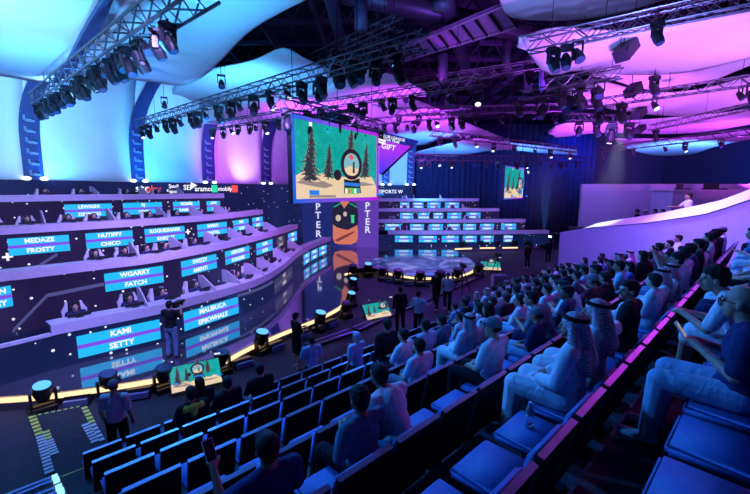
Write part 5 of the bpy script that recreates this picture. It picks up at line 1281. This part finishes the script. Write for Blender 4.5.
build('bottle_body', bm, gl, bt, True); bm = bmesh.new(); tube(bm, (0, 0, .205), (0, 0, .222), .016, 12); build('bottle_cap', bm, gw, bt)
# videocamera of the operator on the stage
p = PH(173, 357, .4); vc = empty('video_camera', (p.x+.08, p.y+.38, .4+1.55), -.1, 'black video camera on the shoulder of the operator on the stage', 'camera')
bm = bmesh.new(); box(bm, -.07, .07, -.2, .15, -.08, .1); tube(bm, (0, .15, .02), (0, .3, .02), .05, 10); build('camera_body', bm, blackm, vc)
# people on the balcony terrace
def terr(px, Y, z, pr, label, **kw):
    p = PY(px, 200, Y); o = place(pr, (p.x, p.y, z), 1.2, label, 'people on the balcony terrace', 1.0, **kw)
terr(689, 14.6, 3.55, ST['point'], 'person in bright white robe standing at the balcony parapet', shirt=CLOTH['white'], trousers=CLOTH['white'])
bm = bmesh.new(); a_ = PY(636, 200, 20.3); b_ = PY(735, 200, 20.3); box(bm, a_.x, b_.x, 20.1, 20.6, 3.1, 3.54); tag(build('terrace_bench', bm, blackm), 'long dark bench on the terrace behind the balcony parapet', 'bench')
for i, (px, l) in enumerate(((641, 'leftmost small dark seated figure'), (650, 'second small seated figure'), (659, 'reddish dressed seated figure'), (667, 'small dark seated figure in the middle'), (677, 'dark seated figure left of the white robed one'), (708, 'dark seated figure right of the white robed one'), (716, 'dark seated figure near the right end'), (727, 'rightmost dark seated figure'))):
    terr(px, 20.3+.06*(i % 3), 3.1, PR[('fold', 'cap', 'tee', 'long', 'fold', 'tee', 'fold', 'long')[i]], l+' on the terrace', shirt=CLOTH[('black', 'grey', 'maroon', 'black', 'black', 'navy', 'black', 'navy')[i]])
for o, kw in PENDING: recolor(o, **kw)
# laptop / console shapes on the booth
for i, (x, w_) in enumerate(((17.6, .5), (19.2, 1.0))):
    bm = bmesh.new(); box(bm, x, x+w_, 22.6, 23.2, 5.42, 5.5); box(bm, x+.05, x+w_-.05, 23.1, 23.14, 5.5, 5.8); tag(build('laptop', bm, blackm), ('small', 'wide')[i]+' dark console standing on the lilac booth', 'console')

# puffs of theatre haze that catch the beams
hz = bpy.data.materials.new('theatre_haze'); hz.use_nodes = True; nt = hz.node_tree; nt.nodes.remove(nt.nodes['Principled BSDF'])
vs_ = nt.nodes.new('ShaderNodeVolumeScatter'); vs_.inputs['Anisotropy'].default_value = .1
tc = nt.nodes.new('ShaderNodeTexCoord'); ln = nt.nodes.new('ShaderNodeVectorMath'); ln.operation = 'LENGTH'; mr = nt.nodes.new('ShaderNodeMapRange'); mr.inputs[1].default_value = .25; mr.inputs[2].default_value = 1.0; mr.inputs[3].default_value = .05; mr.inputs[4].default_value = 0
nt.links.new(tc.outputs['Object'], ln.inputs[0]); nt.links.new(ln.outputs['Value'], mr.inputs[0]); nt.links.new(mr.outputs[0], vs_.inputs['Density']); nt.links.new(vs_.outputs[0], nt.nodes['Material Output'].inputs['Volume'])
for c, r, l in (((-5.0, 12.5, 2.2), (2.2, 1.6, 2.0), 'faint haze puff in the blue beam in the middle of the stage edge'), ((-8.6, 8.3, 2.4), (.9, .9, 1.9), 'faint haze puff in the blue beam at the left end'),
                ((-2.6, 15.2, 2.4), (.9, 1.3, 2.0), 'faint haze puff in the blue beam by the banner wall'), ((15, 34.6, 4.6), (2.0, 2.0, 4.2), 'faint blue haze column at the right end of the far tiers'), ((10.35, 17.2, 6.4), (1.6, 1.4, 2.3), 'faint pale haze cone below the white spot lamp over the terrace')):
    bm = bmesh.new(); ellip(bm, (0, 0, 0), (1, 1, 1), 24, 16); o = build('theatre_haze', bm, hz); o.location = c; o.scale = r; tag(o, l, 'haze', None, 'stuff')
